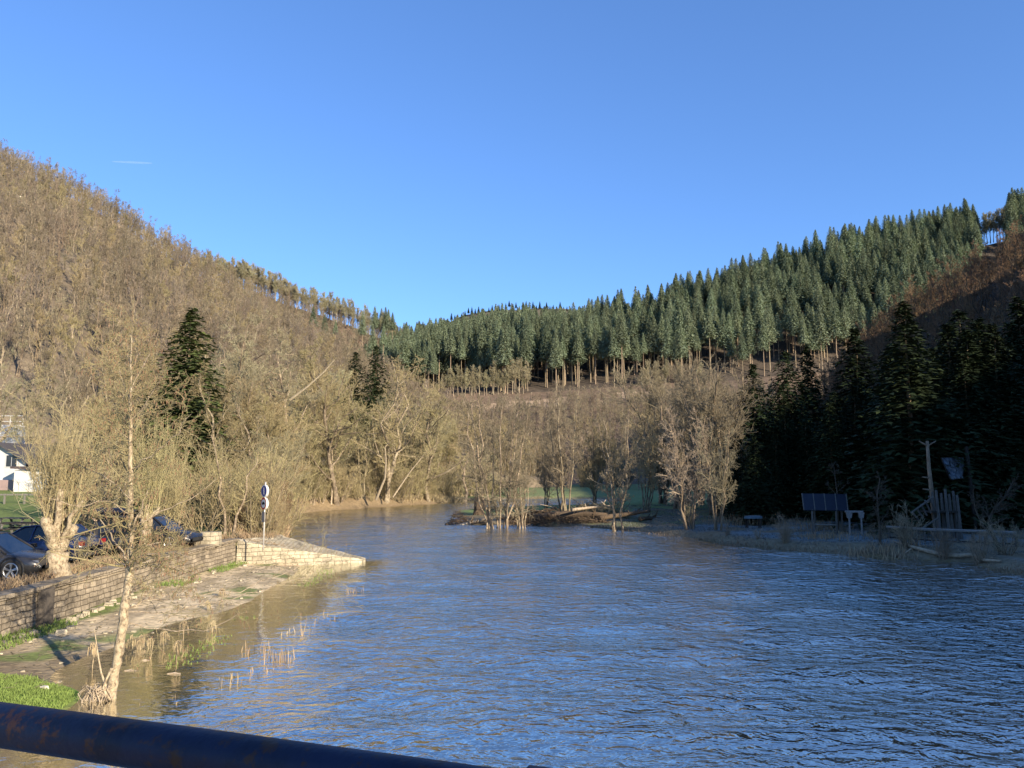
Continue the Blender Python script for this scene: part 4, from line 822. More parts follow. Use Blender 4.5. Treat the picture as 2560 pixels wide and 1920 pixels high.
Fq.append((0, 1, 2, 3)); b = len(V)-4; Fq.append((b+3, b+2, b+1, b)); m_.add(V, Fq); wp('masonry', m_, M['stone'])
m_ = MB(); y = -40
while y < 40.6:
    l = rr_.uniform(.7, 1.1); m_.box((-14.72+.25*max(0, (y-36)/5)+rr_.uniform(-.03, .03), y+l/2, 1.375+rr_.uniform(-.015, .02)), (.66, l-.03, .145), rz=rr_.uniform(-.015, .015)); y += l
wp('coping', m_, M['stone'], 'row of rough coping stones on the wall')
m_ = MB(); m_.box((-14.36, 24.3, .5), (.22, .5, 1.72)); wp('buttress', m_, mat('dark_stone', (.12, .10, .08), (.07, .06, .05), 4))
# ramped end: wedge of pale stone running down to the tip in the river
A0 = Vector((-14.2, 40.35, 0)); tip = Vector((-8.15, 42.6, 0)); m_ = MB(); V = []; Fq = []; NS = 14
A1 = Vector((-12.8, 43.2, 0))
for i in range(NS+1):
    f = i/NS; fr_ = A0.lerp(tip, f); bk = A1.lerp(tip+Vector((.12, .35, 0)), f); h = 1.36*(1-f)+.17*f+rr_.uniform(-.02, .02)+(.06 if f < .05 else 0)
    V += [(fr_.x, fr_.y-.06, -1), (fr_.x+rr_.uniform(-.03, .03), fr_.y+rr_.uniform(-.03, .03), h), (bk.x, bk.y, h+.03), (bk.x, bk.y+.05, -1)]
    if i:
        b = (i-1)*4
        for k in range(4): Fq.append((b+k, b+(k+1) % 4, b+4+(k+1) % 4, b+4+k)[::-1])
Fq.append((0, 1, 2, 3)); b = len(V)-4; Fq.append((b+3, b+2, b+1, b)); m_.add(V, Fq); wp('ramp', m_, M['stonepale'], 'pale wedge-shaped end sloping down to a point in the river')
m_ = MB(); p = G(205, 545, 1.38); m_.box((p[0]+.3, p[1], 1.38+.3), (.85, .6, .66), rz=.15, taper=.95); m_.box((p[0]-.25, p[1]-.1, 1.38+.2), (.5, .5, .45), rz=-.1, taper=.9)
single('stone_block', boxuv(m_.me()), M['stonepale'], 'pale yellow stone blocks on the quay right of the parked cars', 'stone block')
m_ = MB(); rr_ = random.Random(12)
for k in range(170):
    y = rr_.uniform(17, 42); x = -14.3+(rr_.uniform(0, 1.0)**2)*(1.0 if k < 60 else 4.2); s_ = rr_.uniform(.08, .24) if k < 60 else rr_.uniform(.03, .1); m_.box((x, y, gz(x, y)+s_*.15), (s_*1.6, s_*1.2, s_*.7), rz=rr_.uniform(0, 3), rx=rr_.uniform(-.2, .2), taper=.75)
tag(part('rubble', boxuv(m_.me()), M['stonepale']), 'fallen pale stones scattered at the foot of the quay wall', 'rubble', kind='stuff')
q = np.random.RandomState(99); n = 900; P0 = np.column_stack([-14.3+3.9*q.rand(n), q.uniform(17, 41, n), np.zeros(n)]); P0[:, 2] = ground_z(P0[:, 0], P0[:, 1])+.015; P0 = P0[P0[:, 2] > .02]; n = len(P0); d = q.normal(size=(n, 3)); d[:, 2] = np.abs(d[:, 2])*.12; d = d/np.linalg.norm(d, axis=1, keepdims=True)*q.uniform(.08, .4, n)[:, None]
single('flood_debris', segs_mesh('flood_debris', [(P0, P0+d, np.full(n, .010), np.full(n, .005))], 3), M['twig_umber'], 'twigs and straw left by the flood on the silty foreshore', 'debris', kind='stuff')
# ------------------------------------------------------------------ right bank: spruces, sheds, fence, fallen branch
rs = np.random.RandomState(21)
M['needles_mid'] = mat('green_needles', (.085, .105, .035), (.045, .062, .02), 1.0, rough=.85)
SPR = SPN
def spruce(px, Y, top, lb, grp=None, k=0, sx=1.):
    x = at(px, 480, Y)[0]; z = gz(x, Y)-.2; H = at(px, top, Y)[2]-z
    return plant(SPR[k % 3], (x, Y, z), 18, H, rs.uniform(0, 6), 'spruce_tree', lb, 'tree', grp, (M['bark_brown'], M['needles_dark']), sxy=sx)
for k, (px, Y, top, lb, sx) in enumerate([
    (757, 74, 366, 'leftmost dark spruce of the right bank, its narrow top just catching the sun', 1.15), (790, 79, 352, 'spruce with sunlit golden tip right of the leftmost spruce', 1.1),
    (812, 84, 346, 'sunlit-tipped spruce just left of the gap before the tallest dark spruce', 1.0), (862, 80, 331, 'tallest wide dark spruce in front of the shaded right hill', 1.3),
    (838, 74, 392, 'lower dark spruce behind the solar panel shed', 1.3), (742, 70, 440, 'small dark spruce skirting the left end of the spruce group', 1.3),
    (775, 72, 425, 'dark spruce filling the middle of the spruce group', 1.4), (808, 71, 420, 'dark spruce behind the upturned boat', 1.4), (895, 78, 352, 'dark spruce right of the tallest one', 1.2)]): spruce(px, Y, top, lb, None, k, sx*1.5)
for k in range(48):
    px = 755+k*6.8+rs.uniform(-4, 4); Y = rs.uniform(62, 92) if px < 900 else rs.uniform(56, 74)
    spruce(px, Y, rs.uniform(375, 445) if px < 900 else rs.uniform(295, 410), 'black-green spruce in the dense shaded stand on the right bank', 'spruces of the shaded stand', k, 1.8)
for k in range(26):
    px = 890+k*7+rs.uniform(-4, 4); Y = rs.uniform(62, 100); x = at(px, 480, Y)[0]
    z = max(gz(x, Y), float(np.interp(x, [48, 110], [0, 45])))-.3
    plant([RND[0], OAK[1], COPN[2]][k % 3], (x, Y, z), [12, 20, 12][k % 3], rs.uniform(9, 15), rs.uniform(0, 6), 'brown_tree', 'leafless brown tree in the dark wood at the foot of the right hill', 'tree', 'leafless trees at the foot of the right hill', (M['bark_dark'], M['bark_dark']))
def wood(n, c1, c2, s=8): M[n] = mat(n, c1, c2, s, bump=.01, stretch=(1, 1, .2)); return M[n]
M['rail_wood'] = mat('rail_pale_wood', (.24, .23, .21), (.17, .16, .15), 8)  # paler wood tone for the fence rail and gateway
wood('grey_wood', (.13, .12, .105), (.08, .075, .065)); wood('dark_wood', (.05, .042, .035), (.03, .025, .02)); wood('pale_wood', (.22, .20, .17), (.15, .135, .11))
# solar shed
D = 55.; c0 = Vector(at(824, 528, D)); gzh = gz(c0.x, D); sh = thing('solar_shelter', 'open shelter on thin posts roofed with four dark blue solar panels', 'shelter', (c0.x, D, gzh)); O = Vector((c0.x, D, gzh))
TL = Vector(at(802, 493.5, D+.8))-O; TR = Vector(at(846, 494, D+.8))-O; BL = Vector(at(804, 510, D-.6))-O; BR = Vector(at(848, 510.5, D-.6))-O
M['panel'] = mat('panel_blue', (.014, .018, .030), (.010, .013, .022), 6, rough=.5, spec=.25)
def quadslab(a, b, c_, d, th, m_=None):
    m_ = m_ or MB(); n = (b-a).cross(d-a).normalized()*th; return m_.add([a, b, c_, d, a-n, b-n, c_-n, d-n], [(0, 1, 2, 3), (7, 6, 5, 4), (4, 5, 1, 0), (5, 6, 2, 1), (6, 7, 3, 2), (7, 4, 0, 3)])
for i in range(4):
    f0, f1 = i/4+.008, (i+1)/4-.008; part('solar_panel', quadslab(BL.lerp(BR, f0), BL.lerp(BR, f1), TL.lerp(TR, f1), TL.lerp(TR, f0), .05).me(), M['panel'], sh)
m_ = MB()
for i in range(5):
    a, b = BL.lerp(BR, i/4), TL.lerp(TR, i/4); m_.tube([a+Vector((0, 0, .0)), b+Vector((0, 0, .0))], .045, 5)
part('panel_frame', m_.me(), M['grey_wood'], sh)
for px, pb, off in ((812, 534, -.5), (836, 538, -.5), (814, 530, .7), (841, 530, .7)):
    a = Vector(at(px, 509 if off < 0 else 497, D+off))-O; part('post', MB().tube([(a.x, a.y, -.3), a], .07, 7).me(), M['grey_wood'], sh)
a = Vector(at(814, 524.5, D-.5))-O; b = Vector(at(837, 525, D-.5))-O; part('rail', MB().tube([a, b], .05, 6).me(), M['pale_wood'], sh)
# white carved door frame
D = 53.; O = Vector((at(855, 536, D)[0], D, 0)); O.z = gz(O.x, D); fr_ = thing('wooden_gateway', 'small pale gate-like frame with bracketed tops right of the solar shelter', 'frame', tuple(O))
for px in (849, 861):
    a = Vector(at(px, 512, D))-O; m_ = MB(); m_.tube([(a.x, 0, -.2), (a.x, 0, a.z*.6), a], [.07, .06, .08], 7); m_.box((a.x, 0, a.z-.22), (.26, .12, .38), taper=1.5); part('post', m_.me(), M['rail_wood'], fr_)
a = Vector(at(845, 511.5, D))-O; b = Vector(at(863, 511.8, D))-O; part('lintel', MB().tube([a, b], .07, 6).me(), M['rail_wood'], fr_)
# upturned boat
p = at(753, 514, 60); V = []; Fq = []
for i in range(13):
    f = i/12*2-1; wd = .62*math.sqrt(max(0, 1-abs(f)**2.6))+.03
    for k in range(9):
        a = math.pi*k/8; V.append((f*1.9, math.cos(a)*wd, math.sin(a)*.55*(1-.35*f*f)+.02+(.05*math.sin(i*2.1)*.5)))
    if i:
        for k in range(8): Fq.append(((i-1)*9+k, (i-1)*9+k+1, i*9+k+1, i*9+k))
bo = thing('upturned_boat', 'small pale blue dinghy lying upside down under the dark spruces', 'boat', (p[0], p[1], p[2]-.35), rz=.25, sc=.42)
part('hull', mesh('hull', V, faces=Fq), mat('pale_blue_paint', (.12, .16, .18), (.09, .125, .14), 3), bo)
m_ = MB(); m_.box((0, 0, .58), (3.4, .07, .07)); part('keel', m_.me(), M['pale_wood'], bo)
m_ = MB()
for x_ in (-.5, .5): m_.box((x_, 0, -.06), (.1, .6, .08)); m_.box((x_, -.22, -.5), (.08, .08, .9)); m_.box((x_, .22, -.5), (.08, .08, .9))
single('trestle', m_.me(), M['dark_wood'], 'pair of low dark trestles carrying the upturned boat', 'trestle', loc=(p[0], p[1], p[2]-.33))
# fence along the bank
fe = thing('wooden_fence', 'grey post fence with one pale top rail along the shaded right bank', 'fence', G(950, 540, .5)); O = Vector(fe.location)
line = [(887, 528.5, 51), (905, 529.6, 49.8), (925, 531, 48.7), (950, 532, 47.8), (985, 533.2, 46.6), (1016, 534.6, 45.6)]
tops = [Vector(at(*l))-O for l in line]; part('top_rail', MB().tube([(a.x, a.y, a.z+.1) for a in tops], .095, 6).me(), M['rail_wood'], fe)
tops2 = [Vector(at(1018, 537.5, 45.5))-O, Vector(at(1060, 539, 44.2))-O, Vector(at(1110, 541, 43))-O]; part('top_rail', MB().tube(tops2, .06, 6).me(), M['grey_wood'], fe)
part('lower_rail', MB().tube([t_-Vector((0, 0, .55)) for t_ in tops], .045, 6).me(), M['dark_wood'], fe)
allp = [Vector(at(np.interp(t_, [0, 1], [889, 1016]), np.interp(np.interp(t_, [0, 1], [889, 1016]), [l[0] for l in line], [l[1] for l in line]), np.interp(np.interp(t_, [0, 1], [889, 1016]), [l[0] for l in line], [l[2] for l in line])))-O for t_ in (0, .06, .11, .16, .22, .28, .34, .42, .54, .66, .76, .9, 1)]+tops2[1:]
for i, a in enumerate(allp):
    zb = gz(a.x+O.x, a.y+O.y)-O.z-.2; part('post', MB().tube([(a.x, a.y, zb), (a.x, a.y, a.z-.03)], .10 if i > 6 else .06, 6).me(), M['grey_wood'], fe)
m_ = MB(); P_ = [(893, 541, 46.5), (905, 544.5, 46), (913, 547, 45.6), (926, 550.5, 45), (940, 554, 44.4), (956, 555.6, 44), (972, 555, 43.7), (983, 560, 43.2), (1001, 561, 42.6)]
def onbank(px, py, lift=.1):
    Y = 52.
    while Y > 38:
        q_ = at(px, py, Y)
        if q_[2] >= max(gz(q_[0], Y), -.02)+lift: return q_
        Y -= .15
    return q_
pts = [onbank(q_[0], q_[1]) for q_ in P_]; m_.tube(pts, [.04, .06, .09, .11, .12, .12, .11, .09, .05], 8, .1, random.Random(4))
for a, b in (((913, 547, 45.6), (900, 541, 45.9)), ((913, 547, 45.6), (905, 553, 45.4)), ((913, 547, 45.6), (928, 545, 45.5)), ((972, 555, 43.7), (979, 562, 43.3)), ((983, 560, 43.2), (993, 557, 43))): m_.tube([onbank(a[0], a[1]), onbank(b[0], b[1])], [.05, .02], 5)
single('fallen_branch', m_.me(smooth=True), M['logpale'], 'long pale crooked branch fallen down the right bank below the fence', 'branch')
leaner([at(1002, 553, 44), at(996, 542, 44), at(991, 531, 44), (at(989, 519, 44)), at(994, 510, 44), at(1006, 496, 44), at(1014, 480, 44)], .13, 'leaning bare tree growing over the fence at the right edge', mt='bark_dark', tw='bark_dark', n1=14)
leaner([at(992, 535, 44), at(982, 525, 44.2), at(975, 508, 44.4), at(973, 490, 44.4)], .07, 'thin bare tree forking left from the leaning tree at the fence', mt='bark_dark', tw='bark_dark')
leaner([at(880, 552, 47), at(880, 530, 47), at(878, 515, 47), at(877, 495, 47), at(880, 478, 47)], .09, 'dark bare tree at the left end of the fence with a mossy foot', mt='bark_dark', tw='bark_dark', n1=14)
leaner([at(838, 531, 56), at(838, 500, 56), at(836, 485, 56), at(834, 468, 56)], .07, 'thin pale sapling rising behind the solar shelter', mt='bark_dark', tw='bark_dark', n1=8)
# broken tall pole-like tree
m_ = MB(); P_ = [(937, 533, 51), (934, 515, 51), (931.5, 492, 51), (929, 468, 51), (927.2, 441, 51)]; m_.tube([at(*q_) for q_ in P_], [.17, .16, .14, .12, .09], 9, .08, random.Random(8))
for a, b in (((930, 478, 51), (922, 477, 50.8)), ((931, 490, 51), (923, 489, 50.8)), ((933, 501, 51), (926, 503, 50.7)), ((927.5, 446, 51), (919, 441, 51)), ((927.5, 446, 51), (936, 441, 51))): m_.tube([at(*a), at(*b)], [.07, .03], 5)
single('dead_trunk', m_.me(smooth=True), M['bark_brown'], 'tall bare limbless trunk with short stubs standing over the play structure', 'tree trunk')
# log play structure
D = 50.; O = Vector((at(925, 530, D)[0], D, 0)); O.z = gz(O.x, D); ps = thing('play_structure', 'rough log climbing structure with ladder behind the fence', 'play structure', tuple(O))
for px, top, bt in ((932, 492, 532), (936, 490, 533), (941, 493, 532), (945, 489, 533), (949, 494, 531), (953, 491, 533), (957, 495, 532)):
    a = Vector(at(px, top, D+(px % 3)*.3))-O; part('log_post', MB().tube([(a.x+.1, a.y, -.3), a], [.13, .08], 7, .08, random.Random(px)).me(), M['grey_wood'], ps)
for k in range(5):
    a = Vector(at(913+k*4, 513-k*4.2, D-.4))-O; b = Vector(at(916+k*4, 521-k*2.6, D-.4))-O; part('step', MB().tube([a, b+Vector((.35, .3, 0))], .06, 6).me(), M['grey_wood'], ps)
a = Vector(at(911, 513, D-.5))-O; b = Vector(at(933, 497, D-.5))-O; part('handrail', MB().tube([a, b], .06, 6).me(), M['grey_wood'], ps); a = Vector(at(918, 531, D-.5))-O; b = Vector(at(938, 518, D-.5))-O; part('handrail', MB().tube([a, b], .06, 6).me(), M['grey_wood'], ps)
a = Vector(at(931, 512, D))-O; m_ = MB(); m_.box((a.x+.9, a.y+.6, a.z), (2., 1.3, .1)); part('platform', m_.me(), M['dark_wood'], ps)
# shiny tarp panel up in the trees
D = 54.; q4 = [Vector(at(941.5, 458, D)), Vector(at(963.5, 458, D+.3)), Vector(at(963, 478, D-.3)), Vector(at(951, 479.5, D-.4))]
M['tarp'] = mat('shiny_tarp', (.13, .16, .19), (.03, .04, .055), 2.6, rough=.35, spec=.5, bump=.05, c3=(.08, .10, .125))
m_ = MB(); V = []; n_ = 8
for i in range(n_+1):
    for j in range(n_+1):
        p_ = q4[0].lerp(q4[1], i/n_).lerp(q4[3].lerp(q4[2], i/n_), j/n_); V.append(p_+Vector((0, .1*math.sin(i*1.7+j)*.6+.05*rs.normal(), 0)))
b = len(V); V += [v+Vector((0, .03, 0)) for v in V]; k_ = n_+1
Fq = [(i*k_+j, i*k_+j+1, (i+1)*k_+j+1, (i+1)*k_+j) for i in range(n_) for j in range(n_)]; Fq += [tuple(x_+b for x_ in f[::-1]) for f in Fq]
m_.add(V, Fq); hz = thing('treehouse_sheet', 'crumpled shiny blue-grey sheet hanging like a window high in the dark trees', 'sheet', tuple(q4[0])); o_ = part('sheet', m_.me(), M['tarp'], hz); o_.matrix_parent_inverse = Matrix.Translation(-q4[0])
m_ = MB()
for i in range(4): m_.tube([q4[i]+Vector((0, .06, 0)), q4[(i+1) % 4]+Vector((0, .06, 0))], .05, 5)
m_.tube([q4[1]+Vector((.3, .1, .8)), (q4[1].x+.35, D, gz(q4[1].x, D))], .12, 7); o_ = part('pole_frame', m_.me(), M['dark_wood'], hz); o_.matrix_parent_inverse = Matrix.Translation(-q4[0])
for k, (px, py, h, n_) in enumerate([(824, 533, .8, 160), (855, 540, .5, 60), (880, 550, .9, 160), (818, 541, .7, 90), (760, 527, .9, 260), (740, 524, .9, 160)]):
    x, y, _ = G(px, py, .4); q_ = np.random.RandomState(k+900); xy = np.column_stack([x+q_.normal(size=n_)*(.9 if h < .85 else 1.6), y+q_.normal(size=n_)*.6])
    blades('weed_clump', ['dry brown weeds under the solar shelter', 'short weeds by the pale frame', 'rusty weed tuft round the mossy tree foot left of the fence', 'reddish weed tuft at the water edge below the shelter', 'tall dull weeds in front of the upturned boat', 'tall dull weeds left of the upturned boat'][k], 'weeds', xy, h, M['redreed'], 30+k, .3, .02, kind=None)
rs2 = np.random.RandomState(31)
for k in range(11):
    px = 690+k*31+rs2.uniform(-5, 5); Y = G(px, np.interp(px, [690, 1020], [537, 568]), .3)[1]+rs2.uniform(1, 7)
    if 795 < px < 870: Y += 6
    tree_at(SHR[k % 4], px, Y, 540-rs2.uniform(10, 45)-(0 if px < 900 else -6), 4, 'shrub', 'dark leafless bush on the shaded right bank', 'shrub', 'dark bushes on the shaded right bank', BB, sxy=1.1)

# ------------------------------------------------------------------ cars
def car(name, label, cat, front, right, length, paint, H=1.5, W=1.8, estate=False, box=False, suv=False):
    """front: unit vector of travel, right: (x,y) of centre on the ground"""
    ang = math.atan2(front[1], front[0]); t = thing(name, label, cat, (right[0], right[1], 1.40), ang); Lh = length/2
    body = paint; gm = M['glass']; rm = M['rubber']
    g0 = .22 if not suv else .28; bel = H*.62
    # x stations: lower body section: (x, halfwidth, zlow, zbelt)
    st = [(-Lh, .74, .42, .62), (-Lh+.06, .82, .30, bel*.92), (-Lh+.3, .88, g0, bel*1.02), (-Lh*.55, .90, g0, bel*1.02), (0, .90, g0, bel), (Lh*.38, .90, g0, bel*.98), (Lh*.55, .89, g0, bel*.93), (Lh-.35, .86, g0, bel*.80), (Lh-.08, .78, .28, bel*.68), (Lh, .66, .34, bel*.52)]
    V = []; Fq = []; sc = W/1.8
    for i, (x, w_, zl, zb) in enumerate(st):
        w_ *= sc; V += [(x, -w_*.93, zl), (x, -w_, (zl+zb)*.5), (x, -w_*.97, zb-.05), (x, -w_*.86, zb), (x, 0, zb+.03), (x, w_*.86, zb), (x, w_*.97, zb-.05), (x, w_, (zl+zb)*.5), (x, w_*.93, zl)]
        if i:
            b = (i-1)*9
            for k in range(9): Fq.append((b+k, b+9+k, b+9+(k+1) % 9, b+(k+1) % 9))
    Fq += [tuple(range(8, -1, -1)), tuple(range(len(V)-9, len(V)))]
    me = mesh('body', V, faces=[f[::-1] for f in Fq], smooth=True); bd = part('body', me, body, t)
    xb = -Lh+(.12 if estate or suv else .35); xrb = -Lh+(.45 if estate or suv else 1.0)
    cab = [(xb, .80, bel-.02, bel), (xrb, .62, bel-.02, H*.965), (-.2, .60, bel-.02, H), (Lh*.12, .60, bel-.02, H*.97), (Lh*.52, .74, bel-.08, bel*.96)]
    V = []; Fq = []
    for i, (x, w_, z0, z1) in enumerate(cab):
        w_ *= sc; wl = .84*sc; V += [(x, -wl, z0), (x, -w_, z1-.04), (x, -w_*.85, z1), (x, w_*.85, z1), (x, w_, z1-.04), (x, wl, z0)]
        if i:
            b = (i-1)*6
            for k in range(5): Fq.append((b+k, b+k+1, b+7+k, b+6+k))
    Fq += [(0, 1, 2, 3, 4, 5)[::-1], tuple(len(V)-6+k for k in range(6))]
    part('cabin', mesh('cabin', V, faces=Fq, smooth=False), gm, t)
    m_ = MB(); rp = [(xrb, H*.965), (-.2, H), (Lh*.12, H*.97)]
    for i in range(2):
        (x0, z0), (x1, z1) = rp[i], rp[i+1]; w_ = .61*sc; m_.add([(x0, -w_, z0+.012), (x1, -w_, z1+.012), (x1, w_, z1+.012), (x0, w_, z0+.012), (x0, -w_, z0-.03), (x1, -w_, z1-.03), (x1, w_, z1-.03), (x0, w_, z0-.03)], [(0, 1, 2, 3), (7, 6, 5, 4), (0, 4, 5, 1), (3, 2, 6, 7), (0, 3, 7, 4), (1, 5, 6, 2)])
    for s_ in (-1, 1):
        m_.tube([(Lh*.5, s_*.79*sc, bel*.95), (Lh*.12, s_*.61*sc, H*.965), (-.2, s_*.61*sc, H-.01), (xrb, s_*.63*sc, H*.955), (xb+.04, s_*.80*sc, bel)], .035, 5)
        m_.tube([(-.15, s_*.845*sc, bel-.02), (-.2, s_*.62*sc, H-.03)], .035, 5); m_.tube([(-Lh*.55, s_*.845*sc, bel), (-Lh*.55, s_*.62*sc, H-.05)], .035, 5)
    part('roof', m_.me(), body, t)
    for nm, x, y in (('wheel', Lh-.85, -1), ('wheel', Lh-.85, 1), ('wheel', -Lh+.8, -1), ('wheel', -Lh+.8, 1)):
        y *= .80*sc; r = .34; wh = bpy.data.objects.new('wheel', None); COL.objects.link(wh); wh.parent = t; wh.location = (x, y, r)
        V = []; Fq = []; prof = [(.22, -.1), (.31, -.12), (.34, -.09), (.34, .09), (.31, .12), (.22, .1)]; n_ = 24
        for i in range(n_):
            a = 2*math.pi*i/n_; V += [(q_[0]*math.cos(a), q_[1], q_[0]*math.sin(a)) for q_ in prof]
        for i in range(n_):
            for k in range(6): Fq.append((i*6+k, i*6+(k+1) % 6, ((i+1) % n_)*6+(k+1) % 6, ((i+1) % n_)*6+k))
        part('tyre', mesh('tyre', V, faces=Fq, smooth=True), rm, wh)
        m_ = MB(); s_ = 1 if y > 0 else -1
        for i in range(5):
            a = 2*math.pi*i/5+.3
            for da_ in (-.12, .12): m_.tube([(.04*math.cos(a), s_*.09, .04*math.sin(a)), (.225*math.cos(a+da_), s_*.105, .225*math.sin(a+da_))], [.026, .022], 5)
        pr = [(.235*math.cos(2*math.pi*i/24), s_*.1, .235*math.sin(2*math.pi*i/24)) for i in range(25)]; m_.tube(pr, .018, 5); m_.tube([(0, s_*.06, 0), (0, s_*.115, 0)], .045, 10)
        part('rim', m_.me(), M['alloy'], wh)
        m_ = MB(); m_.tube([(0, -.05, 0), (0, .05, 0)], .23, 20); part('brake_disc', m_.me(), M['darkplastic'], wh)
        V, Fq = [], []; ar = [(.41*math.cos(a), .41*math.sin(a)) for a in np.linspace(-.25, math.pi+.25, 15)]
        m_ = MB(); m_.tube([(x+a, y+s_*.085, r+b) for a, b in ar], .035, 6); part('wheel_arch', m_.me(), M['darkplastic'], t)
    for s_ in (-1, 1):
        m_ = MB(); m_.box((Lh*.42, s_*.98*sc, bel+.06), (.14, .2, .13), taper=.8); part('mirror', m_.me(), body, t)
        m_ = MB(); m_.box((Lh-.24, s_*.68*sc, bel*.66), (.34, .22, .10), rz=-s_*.35, taper=.8); part('headlight', m_.me(), M['lamp'], t)
        m_ = MB(); m_.box((-Lh+.08, s_*.70*sc, bel*.86), (.12, .24, .16)); part('tail_light', m_.me(), M['taillamp'], t)
        for x_ in (-.25, -Lh*.5): m_ = MB(); m_.box((x_, s_*.905*sc, bel*.84), (.17, .03, .03)); part('door_handle', m_.me(), body, t)
        m_ = MB(); m_.box((-.05, s_*.885*sc, g0+.03), (length*.5, .05, .09)); part('sill', m_.me(), M['darkplastic'], t)
    m_ = MB(); m_.box((Lh-.01, 0, .45), (.06, .9, .16)); part('grille', m_.me(), M['darkplastic'], t)
    return t
M['glass'] = mat('car_glass', (.012, .015, .018), (.02, .022, .025), 1, rough=.06, spec=.8); M['rubber'] = mat('rubber', (.025, .024, .022), (.04, .036, .03), 8, rough=.9)
M['alloy'] = mat('alloy', (.6, .58, .55), (.45, .44, .42), 3, rough=.3, metal=.8); M['darkplastic'] = mat('dark_plastic', (.02, .02, .02), (.03, .03, .03), 4, rough=.6)
M['lamp'] = mat('lamp_glass', (.16, .16, .17), (.1, .1, .1), 3, rough=.15, spec=.8); M['taillamp'] = mat('tail_red', (.35, .02, .02), (.25, .015, .015), 3, rough=.2, spec=.6)
def paint(n, c_): return mat(n, c_, tuple(x*.9 for x in c_), 1, rough=.25, spec=.7)
car('parked_car', 'dark grey car cut by the left edge, nose against the thick willow', 'car', (1, 0), (-17.7, 26.45), 4.45, paint('graphite_paint', (.04, .038, .037)), H=1.48)
car('parked_car', 'dark blue car parked behind the grey car', 'car', (-1, .05), (-18.7, 31.0), 4.4, paint('blue_paint', (.012, .022, .075)), H=1.45)
car('parked_car', 'black hatchback facing right with its bonnet near the stone blocks', 'car', (1, -.05), (-16.6, 36.2), 4.1, paint('black_paint', (.02, .018, .016)), H=1.5)
c3 = car('parked_car', 'black estate car with a roof box, left of the black hatchback', 'car', (.25, -.97), (-17.6, 34.6), 4.3, paint('jet_paint', (.018, .018, .02)), H=1.55, estate=True)
V = []; Fq = []
for i in range(9):
    f = i/8*2-1; w_ = .38*(1-abs(f)**5*.5); h_ = .33*(1-.35*max(0, f)**2)
    for k in range(10):
        a = 2*math.pi*k/10; V.append((f*.95, w_*max(-1, min(1, 1.25*math.cos(a))), h_*.5+h_*.5*max(-1, min(1, 1.3*math.sin(a)))))
    if i:
        for k in range(10): Fq.append(((i-1)*10+k, (i-1)*10+(k+1) % 10, i*10+(k+1) % 10, i*10+k))
Fq += [tuple(range(10)), tuple(range(len(V)-1, len(V)-11, -1))]
single('roof_box', mesh('roof_box', V, faces=Fq, smooth=True), paint('gloss_black', (.012, .012, .016)), 'glossy black luggage box on the roof of the black estate car', 'roof box', loc=(-17.35, 34.3, 3.02)).rotation_euler = (0, 0, -.15)

